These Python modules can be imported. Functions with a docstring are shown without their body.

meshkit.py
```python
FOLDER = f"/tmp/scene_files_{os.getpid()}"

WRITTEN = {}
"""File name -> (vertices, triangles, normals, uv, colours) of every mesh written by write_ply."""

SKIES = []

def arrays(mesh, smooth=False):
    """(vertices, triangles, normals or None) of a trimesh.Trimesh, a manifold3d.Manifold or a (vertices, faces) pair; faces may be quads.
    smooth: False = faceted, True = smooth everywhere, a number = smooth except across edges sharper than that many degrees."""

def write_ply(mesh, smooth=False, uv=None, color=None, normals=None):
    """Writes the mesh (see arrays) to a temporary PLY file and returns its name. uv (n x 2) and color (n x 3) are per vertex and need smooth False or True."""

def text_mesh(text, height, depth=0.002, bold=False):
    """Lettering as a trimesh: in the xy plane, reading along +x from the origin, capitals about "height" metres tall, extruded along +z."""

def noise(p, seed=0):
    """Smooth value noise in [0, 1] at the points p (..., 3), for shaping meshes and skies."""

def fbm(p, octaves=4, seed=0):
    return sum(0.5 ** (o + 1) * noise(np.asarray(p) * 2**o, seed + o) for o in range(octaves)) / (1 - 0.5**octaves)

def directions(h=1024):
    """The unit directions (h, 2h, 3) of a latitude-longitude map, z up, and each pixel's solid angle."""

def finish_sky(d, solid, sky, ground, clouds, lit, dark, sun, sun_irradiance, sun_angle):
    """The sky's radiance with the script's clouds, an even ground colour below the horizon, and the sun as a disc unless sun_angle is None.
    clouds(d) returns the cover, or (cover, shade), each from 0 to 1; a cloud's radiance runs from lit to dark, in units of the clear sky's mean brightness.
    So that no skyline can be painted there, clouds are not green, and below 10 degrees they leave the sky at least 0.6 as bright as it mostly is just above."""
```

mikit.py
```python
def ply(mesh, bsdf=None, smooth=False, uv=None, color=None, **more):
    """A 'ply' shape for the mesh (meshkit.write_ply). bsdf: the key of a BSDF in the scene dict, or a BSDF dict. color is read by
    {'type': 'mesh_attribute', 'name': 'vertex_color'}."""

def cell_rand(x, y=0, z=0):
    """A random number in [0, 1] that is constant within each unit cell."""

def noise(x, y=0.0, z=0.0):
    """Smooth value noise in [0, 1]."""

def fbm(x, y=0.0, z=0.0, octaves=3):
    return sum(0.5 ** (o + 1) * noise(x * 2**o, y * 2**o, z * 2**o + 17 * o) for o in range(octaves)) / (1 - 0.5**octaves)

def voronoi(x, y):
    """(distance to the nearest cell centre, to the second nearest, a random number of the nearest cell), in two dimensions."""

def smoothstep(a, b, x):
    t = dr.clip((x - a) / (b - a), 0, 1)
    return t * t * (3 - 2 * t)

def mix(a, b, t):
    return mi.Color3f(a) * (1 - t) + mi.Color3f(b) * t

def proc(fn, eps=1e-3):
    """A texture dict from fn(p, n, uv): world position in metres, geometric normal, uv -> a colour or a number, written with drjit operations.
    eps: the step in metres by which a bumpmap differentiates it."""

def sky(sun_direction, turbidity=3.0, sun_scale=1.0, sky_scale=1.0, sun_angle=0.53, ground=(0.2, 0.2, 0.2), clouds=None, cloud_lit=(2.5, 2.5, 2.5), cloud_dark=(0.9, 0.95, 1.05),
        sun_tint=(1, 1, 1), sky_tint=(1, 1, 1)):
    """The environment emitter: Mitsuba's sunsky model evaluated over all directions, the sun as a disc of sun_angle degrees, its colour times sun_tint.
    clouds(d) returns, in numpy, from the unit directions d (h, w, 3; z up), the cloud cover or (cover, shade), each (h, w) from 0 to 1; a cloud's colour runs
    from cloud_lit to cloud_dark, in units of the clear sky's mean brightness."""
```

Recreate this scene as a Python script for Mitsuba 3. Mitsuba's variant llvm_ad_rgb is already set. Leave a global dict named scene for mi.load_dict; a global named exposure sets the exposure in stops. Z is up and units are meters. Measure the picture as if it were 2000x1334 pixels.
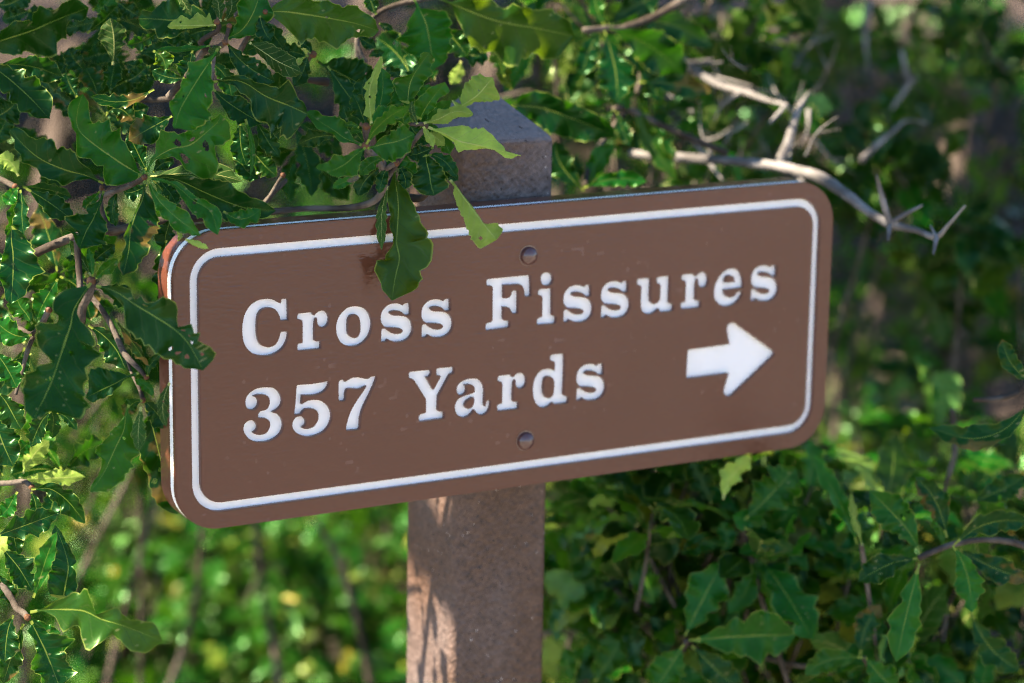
import math
import numpy as np
import drjit as dr
import trimesh
import shapely
from shapely.geometry import Polygon
from shapely import affinity
import mitsuba as mi
import mikit
from mikit import noise, fbm, voronoi, smoothstep, mix, cell_rand
import meshkit

T = mi.ScalarTransform4f
Z0 = 0.95                      # height of the sign's centre above the ground; the sign's face lies in the plane y = 0
scene, labels = {}, {}

# ------------------------------------------------------------------ camera, sky and sun, exposure
CAM = np.array([-1.00471, -1.76604, 0.47249 + Z0])
FWD = np.array([0.477740, 0.849363, -0.224379])
scene['camera'] = dict(type='thinlens', fov=22.19819, fov_axis='x', aperture_radius=0.0138, focus_distance=1.985,
                       near_clip=0.05, far_clip=200.0,
                       to_world=T().look_at(origin=CAM.tolist(), target=(CAM + FWD).tolist(), up=[0.096039, 0.203385, 0.974377]))
SUN = np.array([-0.66, 0.14, 0.73])
scene['sky'] = mikit.sky(SUN.tolist(), turbidity=2.4, sky_scale=.6)
exposure = 4.0

# ------------------------------------------------------------------ materials
def principled(color, rough=0.5, spec=0.5, **k):
    c = color if isinstance(color, dict) else {'type': 'rgb', 'value': list(color)}
    return dict(type='principled', base_color=c, roughness=rough, specular=spec, **k)

def two(b): return dict(type='twosided', bsdf=b)
def bumped(b, fn, scale, eps): return dict(type='bumpmap', arbitrary=mikit.proc(fn, eps), scale=scale, bsdf=b)

def sign_brown(p, n, uv):
    v = fbm(p.x * 9, p.y * 9, p.z * 9, octaves=3)
    g = noise(p.x * 900, p.y * 900, p.z * 1500)
    dust = smoothstep(.80, .9, noise(p.x * 210 + 7, p.y * 50, p.z * 190)) * smoothstep(.55, .8, noise(p.x * 40, 3.3, p.z * 40))
    return mix((.082, .0275, .0165), (.102, .0355, .0215), v) * (.93 + .14 * g) + mi.Color3f(.03, .026, .025) * dust

def sign_grain(p, n, uv):
    return noise(p.x * 250, p.y * 250, p.z * 620) + .5 * noise(p.x * 600, p.y * 600, p.z * 1300 + 5)

scene['brown_plastic'] = two(bumped(principled(mikit.proc(sign_brown), .2, .48), sign_grain, .00022, .0005))
scene['white_plastic'] = two(principled((.80, .80, .79), .35, .5))

def post_color(p, n, uv):
    a = fbm(p.x * 11 + 3, p.y * 11, p.z * 5, octaves=3)
    f = noise(p.x * 560, p.y * 560, p.z * 420)
    f2 = noise(p.x * 1150 + 9, p.y * 1150, p.z * 900)
    grey = smoothstep(.42, .66, a) * .75
    c = mix((.080, .046, .030), (.112, .092, .090), grey)
    m = noise(p.x * 210 + 4, p.y * 210, p.z * 150)
    c = c * (.22 + .66 * f + .5 * f2 + .42 * m)
    s, s2, r = voronoi(p.x * 140 + p.y * 140, p.z * 120 + p.y * 20)
    fleck = (1 - smoothstep(.05, .07 + .12 * cell_rand(dr.floor(r * 4000)), s)) * smoothstep(.80, .86, r) * smoothstep(.38, .6, noise(p.x * 30, p.y * 30, p.z * 30))
    c = mix(c, (.55, .50, .46), fleck * .6)
    s, s2, r = voronoi(p.x * 150 + p.y * 150 + 40, p.z * 130)
    pit = (1 - smoothstep(.10, .2, s)) * smoothstep(.86, .9, r)
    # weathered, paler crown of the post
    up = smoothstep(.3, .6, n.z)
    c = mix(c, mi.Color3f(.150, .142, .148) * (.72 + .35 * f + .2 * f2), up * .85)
    return mix(c, (.03, .022, .02), pit)

def post_bump(p, n, uv):
    return noise(p.x * 330, p.y * 330, p.z * 260) + .6 * noise(p.x * 700, p.y * 700, p.z * 500)

scene['post_plastic'] = two(bumped(principled(mikit.proc(post_color), .55, .4), post_bump, .0013, .0006))

def bolt_color(p, n, uv):
    wear = smoothstep(.50, .55, fbm(p.x * 330, p.y * 330, p.z * 330 + 4, octaves=3)) * smoothstep(.0, .35, -n.y - .35)
    return mix((.075, .032, .028), (.60, .55, .52), wear)
scene['bolt_paint'] = two(principled(mikit.proc(bolt_color), .12, .9))

PAL_TOP = [(.0020, .027, .0034), (.009, .080, .005), (.020, .048, .003), (.15, .23, .045), (.22, .12, .06)]
PAL_UND = [(.036, .090, .016), (.055, .135, .020), (.070, .115, .022), (.25, .39, .065), (.30, .18, .10)]
PAL_TRN = [(.025, .11, .002), (.07, .22, .005), (.13, .22, .005), (.36, .50, .06), (.25, .12, .04)]

def leaf_parts(uv):
    i = dr.floor(uv.x)
    t = (uv.x - i - .05) / .9
    kind = i - 8 * dr.floor(i / 8)
    return i, kind, t, uv.y

def palette(pal, kind):
    c = mi.Color3f(*pal[0])
    for k in range(1, len(pal)):
        c = dr.select(kind > k - .5, mi.Color3f(*pal[k]), c)
    return c

def leaf_veins(i, t, v):
    a = dr.abs(v)
    k = 1.5 - 1.1 * t
    mid = 1 - smoothstep(.018 * k, .044 * k, a)
    q = (t - .17 * a) * 7.5 + dr.select(v > 0, .5, 0.) + cell_rand(i, 3)
    d = dr.abs(q - dr.floor(q) - .5) / 7.5
    side = (1 - smoothstep(.0015, .0065, d)) * smoothstep(.05, .12, t) * (1 - smoothstep(.75, .98, a))
    edge = smoothstep(.925, .985, a) * smoothstep(.1, .2, t)
    return mid, side, edge

def leaf_tint(p, i):
    r = cell_rand(i, 1)
    r2 = cell_rand(i, 2)
    m = fbm(p.x * 90, p.y * 90, p.z * 90, octaves=3)
    f = noise(p.x * 900, p.y * 900, p.z * 900)
    return (.72 + .5 * r) * (.72 + .56 * m) * (.92 + .16 * f), r2

def leaf_top(p, n, uv):
    i, kind, t, v = leaf_parts(uv)
    b, r2 = leaf_tint(p, i)
    mid, side, edge = leaf_veins(i, t, v)
    c = palette(PAL_TOP, kind) * b
    c = mi.Color3f(c.x * (.5 + 1.6 * r2 * r2), c.y, c.z * (1.4 - .9 * r2))
    s, s2, r = voronoi(p.x * 170 + p.y * 60, p.z * 170 + p.y * 110)
    spot = (1 - smoothstep(.10, .22, s)) * smoothstep(.90, .93, r)
    c = mix(c, (.16, .19, .07), spot * .8)
    c = mix(c, (.10, .17, .035), side * .28)
    c = mix(c, (.24, .32, .06), edge * .75)
    u2 = fbm(p.x * 55 + i, p.y * 55, p.z * 55, octaves=3)
    burn = smoothstep(.60, .68, u2 + .10 * smoothstep(.5, 1., dr.abs(v)) + .06 * smoothstep(.6, 1., t)) * dr.select((cell_rand(i, 9) > .78) & (kind < .5), 1., 0.)
    c = mix(c, (.13, .085, .022), burn * .8)
    return mix(c, mix((.27, .35, .055), (.17, .26, .04), smoothstep(.0, .8, t)), mid * .9)

def leaf_under(p, n, uv):
    i, kind, t, v = leaf_parts(uv)
    b, r2 = leaf_tint(p, i)
    mid, side, edge = leaf_veins(i, t, v)
    c = palette(PAL_UND, kind) * b
    c = mix(c, (.52, .58, .20), side * .45)
    c = mix(c, (.33, .40, .12), edge * .7)
    return mix(c, (.56, .60, .20), mid)

def leaf_trans(p, n, uv):
    i, kind, t, v = leaf_parts(uv)
    b, r2 = leaf_tint(p, i)
    mid, side, edge = leaf_veins(i, t, v)
    c = palette(PAL_TRN, kind) * (.5 + .5 * b)
    return c * (1 - .5 * side - .35 * mid) + mi.Color3f(.05, .06, .01) * edge

scene['leaf'] = dict(type='blendbsdf', weight=.42,
    a=dict(type='twosided', front=principled(mikit.proc(leaf_top), .29, .42, spec_tint=.5), back=principled(mikit.proc(leaf_under), .6, .15)),
    b=dict(type='principledthin', base_color=mikit.proc(leaf_trans), roughness=.6, diff_trans=2.0))

def bark(p, n, uv):
    a = fbm(p.x * 60, p.y * 60, p.z * 34, octaves=3)
    s, s2, r = voronoi(p.x * 300 + p.y * 300, p.z * 220)
    c = mix((.040, .031, .023), (.115, .098, .080), smoothstep(.35, .65, a))
    return mix(c, (.05, .036, .03), (1 - smoothstep(.12, .3, s)) * .6)
def bark_bump(p, n, uv): return fbm(p.x * 260, p.y * 260, p.z * 120, octaves=3)
scene['bark'] = two(bumped(principled(mikit.proc(bark), .8, .2), bark_bump, .0016, .0008))
def trunk_col(p, n, uv):
    a = fbm(p.x * 22, p.y * 22, p.z * 7, octaves=4)
    return mix((.025, .018, .014), (.105, .082, .068), smoothstep(.3, .7, a))
scene['trunk_bark'] = two(principled(mikit.proc(trunk_col), .85, .2))
def dead(p, n, uv):
    a = fbm(p.x * 45, p.y * 45, p.z * 45, octaves=3)
    return mix((.10, .094, .092), (.22, .21, .205), smoothstep(.35, .65, a))
scene['dead_wood'] = two(principled(mikit.proc(dead), .8, .2))
scene['bud'] = two(principled((.11, .05, .022), .6, .3))

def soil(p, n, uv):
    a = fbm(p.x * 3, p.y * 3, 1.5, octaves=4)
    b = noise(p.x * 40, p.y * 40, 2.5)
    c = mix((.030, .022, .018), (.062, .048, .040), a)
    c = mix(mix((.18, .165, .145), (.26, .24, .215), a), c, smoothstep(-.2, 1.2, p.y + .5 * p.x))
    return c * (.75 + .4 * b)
scene['soil'] = two(principled(mikit.proc(soil), .9, .2))
def litter(p, n, uv):
    r = cell_rand(dr.floor(uv.x), 5)
    return mix((.03, .020, .015), (.17, .13, .11), r * r)
scene['dry_leaf'] = two(principled(mikit.proc(litter), .75, .25))
def stone(p, n, uv):
    a = fbm(p.x * 30, p.y * 30, p.z * 30, octaves=3)
    return mix((.30, .235, .20), (.52, .44, .39), a)
scene['stone'] = two(principled(mikit.proc(stone), .85, .2))
def grass_col(p, n, uv):
    r = cell_rand(dr.floor(uv.x), 7)
    return mix((.05, .12, .012), (.17, .22, .04), r)
scene['grass_blade'] = dict(type='blendbsdf', weight=.35, a=two(principled(mikit.proc(grass_col), .5, .4)),
                            b=dict(type='principledthin', base_color=mikit.proc(grass_col), roughness=.6, diff_trans=2.0))

# ------------------------------------------------------------------ helpers
def put(key, mesh, bsdf, smooth=False, uv=None, label=None, **tags):
    k, n = key, 0
    while k in scene:
        n += 1
        k = f'{key}_{n:03d}'
    scene[k] = mikit.ply(mesh, bsdf, smooth=smooth, uv=uv)
    if label: labels.setdefault(k, {})['label'] = label
    for a, b in tags.items(): labels.setdefault(k, {})[a] = b
    return k

def thing(key, label, category, group=None, kind=None):
    labels[key] = {'label': label, 'category': category}
    if group: labels[key]['group'] = group
    if kind: labels[key]['kind'] = kind
    return key

def unit(v): return np.asarray(v, float) / (np.linalg.norm(v) + 1e-12)

def spline(pts, n):
    """n points of a Catmull-Rom curve through pts, evenly spaced along its length, and their tangents."""
    p = np.asarray(pts, float)
    if len(p) == 2: q = p[0] + np.linspace(0, 1, 60)[:, None] * (p[1] - p[0])
    else:
        e = np.vstack([2 * p[0] - p[1], p, 2 * p[-1] - p[-2]])
        t = np.linspace(0, 1, 14, endpoint=False)[:, None]
        q = np.vstack([.5 * (2 * e[i + 1] + (e[i + 2] - e[i]) * t + (2 * e[i] - 5 * e[i + 1] + 4 * e[i + 2] - e[i + 3]) * t**2
                             + (3 * e[i + 1] - e[i] - 3 * e[i + 2] + e[i + 3]) * t**3) for i in range(len(p) - 1)] + [p[-1:]])
    s = np.r_[0, np.cumsum(np.linalg.norm(np.diff(q, axis=0), axis=1))]
    u = np.linspace(0, s[-1], n)
    out = np.stack([np.interp(u, s, q[:, k]) for k in range(q.shape[1])], -1)
    return out

def tube_mesh(pts, sides=9, knots=.12, seed=0, step=.004):
    """A twig: pts rows are x, y, z, radius in metres."""
    p = np.asarray(pts, float)
    L = np.linalg.norm(np.diff(p[:, :3], axis=0), axis=1).sum()
    n = int(np.clip(L / step, 6, 120))
    q = spline(p, n)
    c, r = q[:, :3], np.maximum(q[:, 3], 2e-4)
    t = np.gradient(c, axis=0)
    t /= np.linalg.norm(t, axis=1, keepdims=True) + 1e-12
    a = unit(np.cross(t[0], [.3, .2, .9]))
    A = np.zeros_like(c)
    for i in range(n):
        a = unit(a - t[i] * (a @ t[i]))
        A[i] = a
    B = np.cross(t, A)
    ang = np.arange(sides) * 2 * np.pi / sides
    off = np.cos(ang)[None, :, None] * A[:, None] + np.sin(ang)[None, :, None] * B[:, None]
    rr = r[:, None] * np.ones(sides)
    v = c[:, None] + off * rr[..., None]
    if knots:
        k = meshkit.fbm(v.reshape(-1, 3) * 110, 3, seed).reshape(n, sides) - .5
        k2 = meshkit.noise(v.reshape(-1, 3) * 24, seed + 9).reshape(n, sides) - .5
        v = c[:, None] + off * (rr * (1 + 2.2 * knots * k + 1.6 * knots * k2))[..., None]
    v = np.vstack([v.reshape(-1, 3), c[0] - t[0] * r[0] * .4, c[-1] + t[-1] * r[-1] * .5])
    i, j = np.meshgrid(np.arange(n - 1), np.arange(sides), indexing='ij')
    j2 = (j + 1) % sides
    f = np.vstack([np.stack([i * sides + j, i * sides + j2, (i + 1) * sides + j2], -1).reshape(-1, 3),
                   np.stack([i * sides + j, (i + 1) * sides + j2, (i + 1) * sides + j], -1).reshape(-1, 3)])
    k = np.arange(sides)
    f = np.vstack([f, np.stack([k * 0 + n * sides, (k + 1) % sides, k], -1),
                   np.stack([k * 0 + n * sides + 1, (n - 1) * sides + k, (n - 1) * sides + (k + 1) % sides], -1)])
    return v, f

def join(meshes):
    vs, fs, at = [], [], 0
    for v, f in meshes:
        vs.append(v); fs.append(np.asarray(f) + at); at += len(v)
    return np.vstack(vs), np.vstack(fs)

def extrude(poly, y0, y1):
    """A polygon of the x-z plane (mm about the sign's centre) extruded from y0 to y1 (m, +y away from the viewer)."""
    ms = []
    for g in getattr(poly, 'geoms', [poly]):
        m = trimesh.creation.extrude_polygon(g, (y1 - y0) * 1000, engine='earcut')
        v = np.array(m.vertices)
        w = np.stack([v[:, 0] / 1000, y0 + v[:, 2] / 1000, v[:, 1] / 1000 + Z0], -1)
        ms.append((w, np.array(m.faces)[:, ::-1]))
    return join(ms)

# ------------------------------------------------------------------ readings of the place, in millimetres about the sign's centre
GLYPHS = {
'C':[[(-211.4,58.4,1),(-206.2,58.2,1),(-206.0,41.7,1),(-212.3,42.1,1),(-213.1,45.4,0),(-214.8,48.9,0),(-217.4,51.5,0),(-221.6,52.8,0),(-226.5,52.3,0),(-229.5,50.1,0),(-231.2,46.0,0),(-231.8,40.1,0),(-231.7,33.6,0),(-230.6,28.0,0),(-228.5,24.6,0),(-225.5,22.9,0),(-221.7,22.0,0),(-217.9,22.8,0),(-215.3,24.9,0),(-213.5,28.3,0),(-212.4,31.8,0),(-211.8,33.0,1),(-206.8,33.0,1),(-206.1,31.7,0),(-206.3,29.0,0),(-207.6,24.8,0),(-210.3,20.8,0),(-214.1,18.0,0),(-218.7,16.4,0),(-224.1,15.9,0),(-230.1,16.7,0),(-235.4,18.8,0),(-239.5,22.6,0),(-242.3,27.6,0),(-243.4,33.0,0),(-243.6,39.0,0),(-242.9,44.6,0),(-241.4,49.5,0),(-238.5,54.2,0),(-234.7,57.3,0),(-230.2,59.2,0),(-225.3,59.7,0),(-220.8,59.2,0),(-216.6,57.6,0),(-212.6,55.0,1),(-211.8,56.0,0)]],
'r':[[(-197.2,45.9,1),(-185.8,45.9,1),(-185.2,43.7,1),(-184.3,43.0,1),(-183.2,44.0,0),(-181.1,45.7,0),(-178.2,46.3,0),(-175.6,45.7,0),(-173.7,44.1,0),(-172.4,41.9,0),(-171.9,39.4,0),(-172.2,36.8,0),(-173.7,34.5,0),(-176.0,33.4,0),(-178.5,33.6,0),(-180.8,35.5,0),(-181.8,37.7,0),(-181.7,40.2,0),(-182.2,41.4,1),(-183.4,39.6,0),(-183.9,36.7,0),(-184.1,32.8,0),(-184.1,23.8,1),(-182.8,22.7,0),(-179.2,22.7,1),(-178.8,21.4,0),(-179.0,16.9,1),(-198.0,17.0,1),(-198.4,21.0,0),(-197.4,22.4,1),(-193.9,22.6,1),(-193.8,37.9,1),(-194.3,40.2,0),(-195.7,41.1,0),(-198.1,41.5,1),(-198.4,44.0,0)]],
'o':[[(-165.8,31.2,0),(-164.6,37.6,0),(-161.7,42.4,0),(-156.5,46.3,0),(-152.5,47.2,0),(-148.3,46.9,0),(-143.4,45.5,0),(-139.8,42.9,0),(-136.7,38.2,0),(-135.4,32.8,0),(-136.0,27.2,0),(-138.0,22.5,0),(-139.7,20.6,0),(-143.3,17.8,0),(-147.6,16.2,0),(-152.8,16.1,0),(-158.1,17.4,0),(-162.0,20.4,0),(-164.6,24.9,0)],[(-150.3,40.9,0),(-153.5,40.3,0),(-155.5,37.6,0),(-156.0,32.5,0),(-155.7,27.0,0),(-154.2,24.1,0),(-150.9,22.2,0),(-147.6,22.6,0),(-145.5,25.7,0),(-145.0,30.9,0),(-145.7,36.7,0),(-147.7,39.9,0)]],
's':[[(-72.6,45.0,0),(-71.6,45.6,1),(-67.4,45.8,1),(-67.0,41.7,0),(-67.0,36.7,1),(-68.6,36.2,0),(-70.6,36.3,1),(-72.7,37.7,0),(-74.7,39.4,0),(-78.4,40.6,0),(-81.7,40.8,0),(-83.6,40.2,0),(-84.5,39.2,0),(-83.3,37.6,0),(-80.8,36.7,0),(-75.9,36.1,0),(-71.0,34.9,0),(-67.3,32.5,0),(-65.3,29.3,0),(-64.5,25.9,0),(-64.8,22.6,0),(-66.4,19.4,0),(-69.2,17.1,0),(-73.3,15.8,0),(-79.0,15.8,0),(-83.1,16.9,0),(-86.3,18.8,1),(-87.5,17.1,1),(-91.2,16.8,1),(-92.0,17.8,1),(-91.8,25.9,0),(-91.1,27.0,0),(-89.8,27.2,1),(-87.6,27.1,1),(-85.6,24.9,0),(-82.3,22.8,0),(-79.0,21.9,0),(-75.4,22.0,0),(-73.6,23.1,0),(-73.3,24.5,0),(-74.6,25.9,0),(-78.3,26.9,0),(-82.8,27.6,0),(-87.2,28.1,0),(-89.5,29.4,0),(-91.3,31.4,0),(-92.2,33.7,0),(-92.3,36.7,0),(-91.4,40.6,0),(-88.6,44.0,0),(-85.0,45.9,0),(-80.5,46.4,0),(-76.4,45.7,0),(-73.2,44.0,1)]],
'F':[[(-33.7,58.5,1),(4.7,58.5,1),(5.4,50.3,0),(5.5,42.0,1),(4.6,41.2,0),(0.2,41.6,1),(-0.5,46.4,0),(-1.5,49.1,0),(-2.9,50.8,0),(-5.4,52.0,0),(-19.4,52.5,1),(-19.3,41.6,1),(-16.3,41.4,0),(-13.6,42.3,0),(-12.2,44.2,0),(-11.7,46.5,0),(-10.8,47.1,1),(-7.3,46.9,1),(-6.3,45.7,0),(-6.1,29.4,1),(-6.8,28.4,0),(-11.6,28.9,1),(-12.5,31.6,0),(-13.9,33.5,0),(-16.2,34.4,0),(-19.5,34.9,1),(-19.4,25.0,1),(-17.8,23.4,0),(-14.2,23.1,1),(-13.4,22.4,0),(-13.4,17.8,1),(-34.9,17.1,1),(-35.2,21.2,0),(-34.0,22.7,1),(-30.3,23.4,0),(-28.9,25.0,1),(-29.1,51.3,1),(-30.3,52.8,0),(-34.5,53.4,1),(-35.0,57.0,0)]],
'i':[[(13.6,46.1,1),(24.9,45.9,1),(25.4,23.8,1),(26.6,23.0,0),(28.4,22.7,1),(29.3,21.2,0),(29.0,17.5,1),(27.6,16.9,0),(11.9,17.3,1),(11.6,20.8,0),(13.2,22.7,1),(16.4,23.0,1),(16.4,39.8,1),(15.1,40.9,0),(12.4,41.7,1),(12.1,44.2,0)]],
'idot':[[(20.3,59.2,0),(23.5,58.1,0),(25.4,55.1,0),(25.5,51.8,0),(23.2,49.1,0),(19.6,48.6,0),(16.3,49.9,0),(14.6,53.5,0),(15.0,57.2,0),(17.3,59.0,0)]],
'u':[[(106.6,46.5,1),(117.9,46.4,1),(118.2,42.4,0),(118.0,31.1,0),(118.7,27.2,0),(120.4,24.7,0),(122.9,23.8,0),(125.8,25.3,0),(127.6,27.4,0),(128.0,31.2,0),(128.0,39.7,1),(126.8,40.8,0),(124.2,41.7,1),(123.9,44.6,0),(125.1,46.4,1),(136.5,46.7,1),(136.8,42.0,0),(136.6,24.1,1),(138.0,23.0,0),(140.1,22.7,1),(141.2,21.3,0),(140.6,17.5,1),(139.2,16.8,0),(128.3,17.0,1),(126.9,20.1,1),(123.5,17.6,0),(119.4,16.3,0),(115.7,16.6,0),(112.3,18.2,0),(110.2,20.9,0),(109.3,25.5,0),(109.4,34.8,0),(109.4,40.2,1),(108.3,41.0,0),(105.3,41.9,1),(105.1,45.1,0)]],
'e':[[(209.1,30.4,1),(209.7,32.4,0),(209.3,35.1,0),(208.3,39.1,0),(206.5,42.8,0),(203.8,45.7,0),(200.3,47.1,0),(196.5,47.4,0),(191.5,46.1,0),(187.5,43.5,0),(183.8,39.2,0),(181.5,34.2,0),(180.8,29.7,0),(181.3,25.1,0),(183.4,21.0,0),(187.0,17.8,0),(191.2,16.2,0),(196.2,16.0,0),(200.0,16.7,0),(203.8,18.5,0),(207.2,21.8,0),(209.5,25.7,1),(208.1,27.2,1),(204.6,27.1,0),(203.1,25.8,0),(201.8,24.3,0),(200.2,23.1,0),(197.1,22.7,0),(193.6,24.0,0),(191.4,26.5,0),(190.6,30.2,1)],[(191.2,35.9,1),(201.2,35.6,1),(200.9,37.8,0),(199.6,40.2,0),(197.1,41.7,0),(194.8,42.0,0),(192.5,40.9,0),(191.3,38.3,0)]],
'3':[[(-223.0,-9.1,0),(-217.9,-10.4,0),(-214.1,-13.7,0),(-212.0,-17.5,0),(-211.4,-20.8,0),(-212.4,-24.3,0),(-215.0,-26.8,0),(-219.9,-29.2,1),(-215.5,-30.8,0),(-212.5,-34.0,0),(-210.8,-37.8,0),(-210.8,-42.3,0),(-213.0,-46.5,0),(-216.8,-49.3,0),(-222.0,-51.1,0),(-228.3,-51.3,0),(-234.3,-50.2,0),(-238.9,-47.5,0),(-242.0,-43.5,0),(-243.3,-39.7,0),(-242.6,-36.2,0),(-240.1,-33.9,0),(-236.7,-33.3,0),(-233.7,-35.2,0),(-232.1,-38.2,0),(-232.5,-41.0,0),(-235.7,-43.4,1),(-232.5,-45.2,0),(-228.7,-45.8,0),(-224.9,-45.1,0),(-222.8,-42.9,0),(-221.3,-39.8,0),(-221.5,-36.6,0),(-223.1,-34.2,0),(-226.1,-32.8,0),(-231.0,-32.1,1),(-231.1,-29.1,0),(-229.5,-27.2,1),(-224.8,-26.6,0),(-222.7,-24.8,0),(-221.6,-22.1,0),(-221.4,-19.3,0),(-222.4,-16.8,0),(-224.7,-14.9,0),(-228.1,-14.1,0),(-231.9,-13.9,0),(-235.3,-14.8,1),(-232.6,-16.3,0),(-231.0,-18.6,0),(-231.1,-21.4,0),(-232.0,-23.3,0),(-233.9,-24.8,0),(-236.6,-25.0,0),(-240.0,-23.7,0),(-241.4,-20.3,0),(-241.4,-17.1,0),(-239.9,-13.7,0),(-236.9,-11.2,0),(-233.1,-9.4,0),(-228.5,-8.7,0)]],
'5':[[(-198.7,-9.9,1),(-186.3,-10.4,0),(-172.2,-9.7,1),(-172.0,-11.7,0),(-173.3,-14.4,0),(-175.9,-17.0,0),(-180.2,-18.6,0),(-185.4,-19.1,0),(-194.6,-18.2,1),(-195.2,-25.0,1),(-194.9,-25.7,1),(-189.7,-23.4,0),(-184.5,-23.2,0),(-179.8,-24.1,0),(-175.0,-27.1,0),(-171.5,-31.3,0),(-169.7,-36.0,0),(-170.1,-40.8,0),(-172.4,-45.5,0),(-176.3,-49.1,0),(-182.0,-51.1,0),(-188.5,-51.8,0),(-194.1,-50.5,0),(-198.8,-47.9,0),(-201.8,-44.5,0),(-202.7,-41.2,0),(-201.8,-37.6,0),(-199.7,-35.4,0),(-196.6,-34.9,0),(-193.6,-36.1,0),(-191.6,-39.0,0),(-191.9,-41.8,0),(-194.9,-44.3,1),(-191.9,-45.5,0),(-188.9,-45.6,0),(-184.6,-44.3,0),(-182.0,-41.5,0),(-180.7,-38.0,0),(-180.9,-34.3,0),(-182.4,-31.7,0),(-185.4,-30.1,0),(-188.9,-29.4,0),(-191.9,-29.6,0),(-194.1,-31.2,0),(-195.3,-33.1,1),(-200.7,-33.0,1),(-201.0,-31.2,1),(-200.0,-22.9,0),(-199.1,-10.9,1)]],
'7':[[(-162.1,-9.8,1),(-159.1,-9.7,1),(-158.2,-12.1,1),(-155.3,-10.5,0),(-152.0,-9.3,0),(-148.2,-9.2,0),(-144.3,-10.1,0),(-140.5,-11.3,0),(-137.8,-11.4,0),(-136.1,-9.9,1),(-131.4,-9.8,1),(-131.1,-11.0,0),(-132.7,-15.4,0),(-136.0,-22.2,0),(-140.4,-30.0,0),(-143.4,-36.3,0),(-145.2,-43.3,0),(-145.4,-49.4,1),(-146.4,-50.7,1),(-156.9,-50.7,1),(-157.2,-48.6,0),(-155.3,-41.1,0),(-152.0,-33.8,0),(-147.0,-26.7,0),(-142.1,-20.6,0),(-139.1,-16.5,1),(-142.1,-17.5,0),(-146.0,-18.5,0),(-150.4,-17.9,0),(-154.2,-17.2,0),(-156.7,-18.0,0),(-157.9,-21.4,0),(-158.0,-25.5,1),(-159.1,-26.6,0),(-162.9,-26.3,1),(-163.5,-24.9,1),(-163.5,-11.6,0)]],
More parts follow.
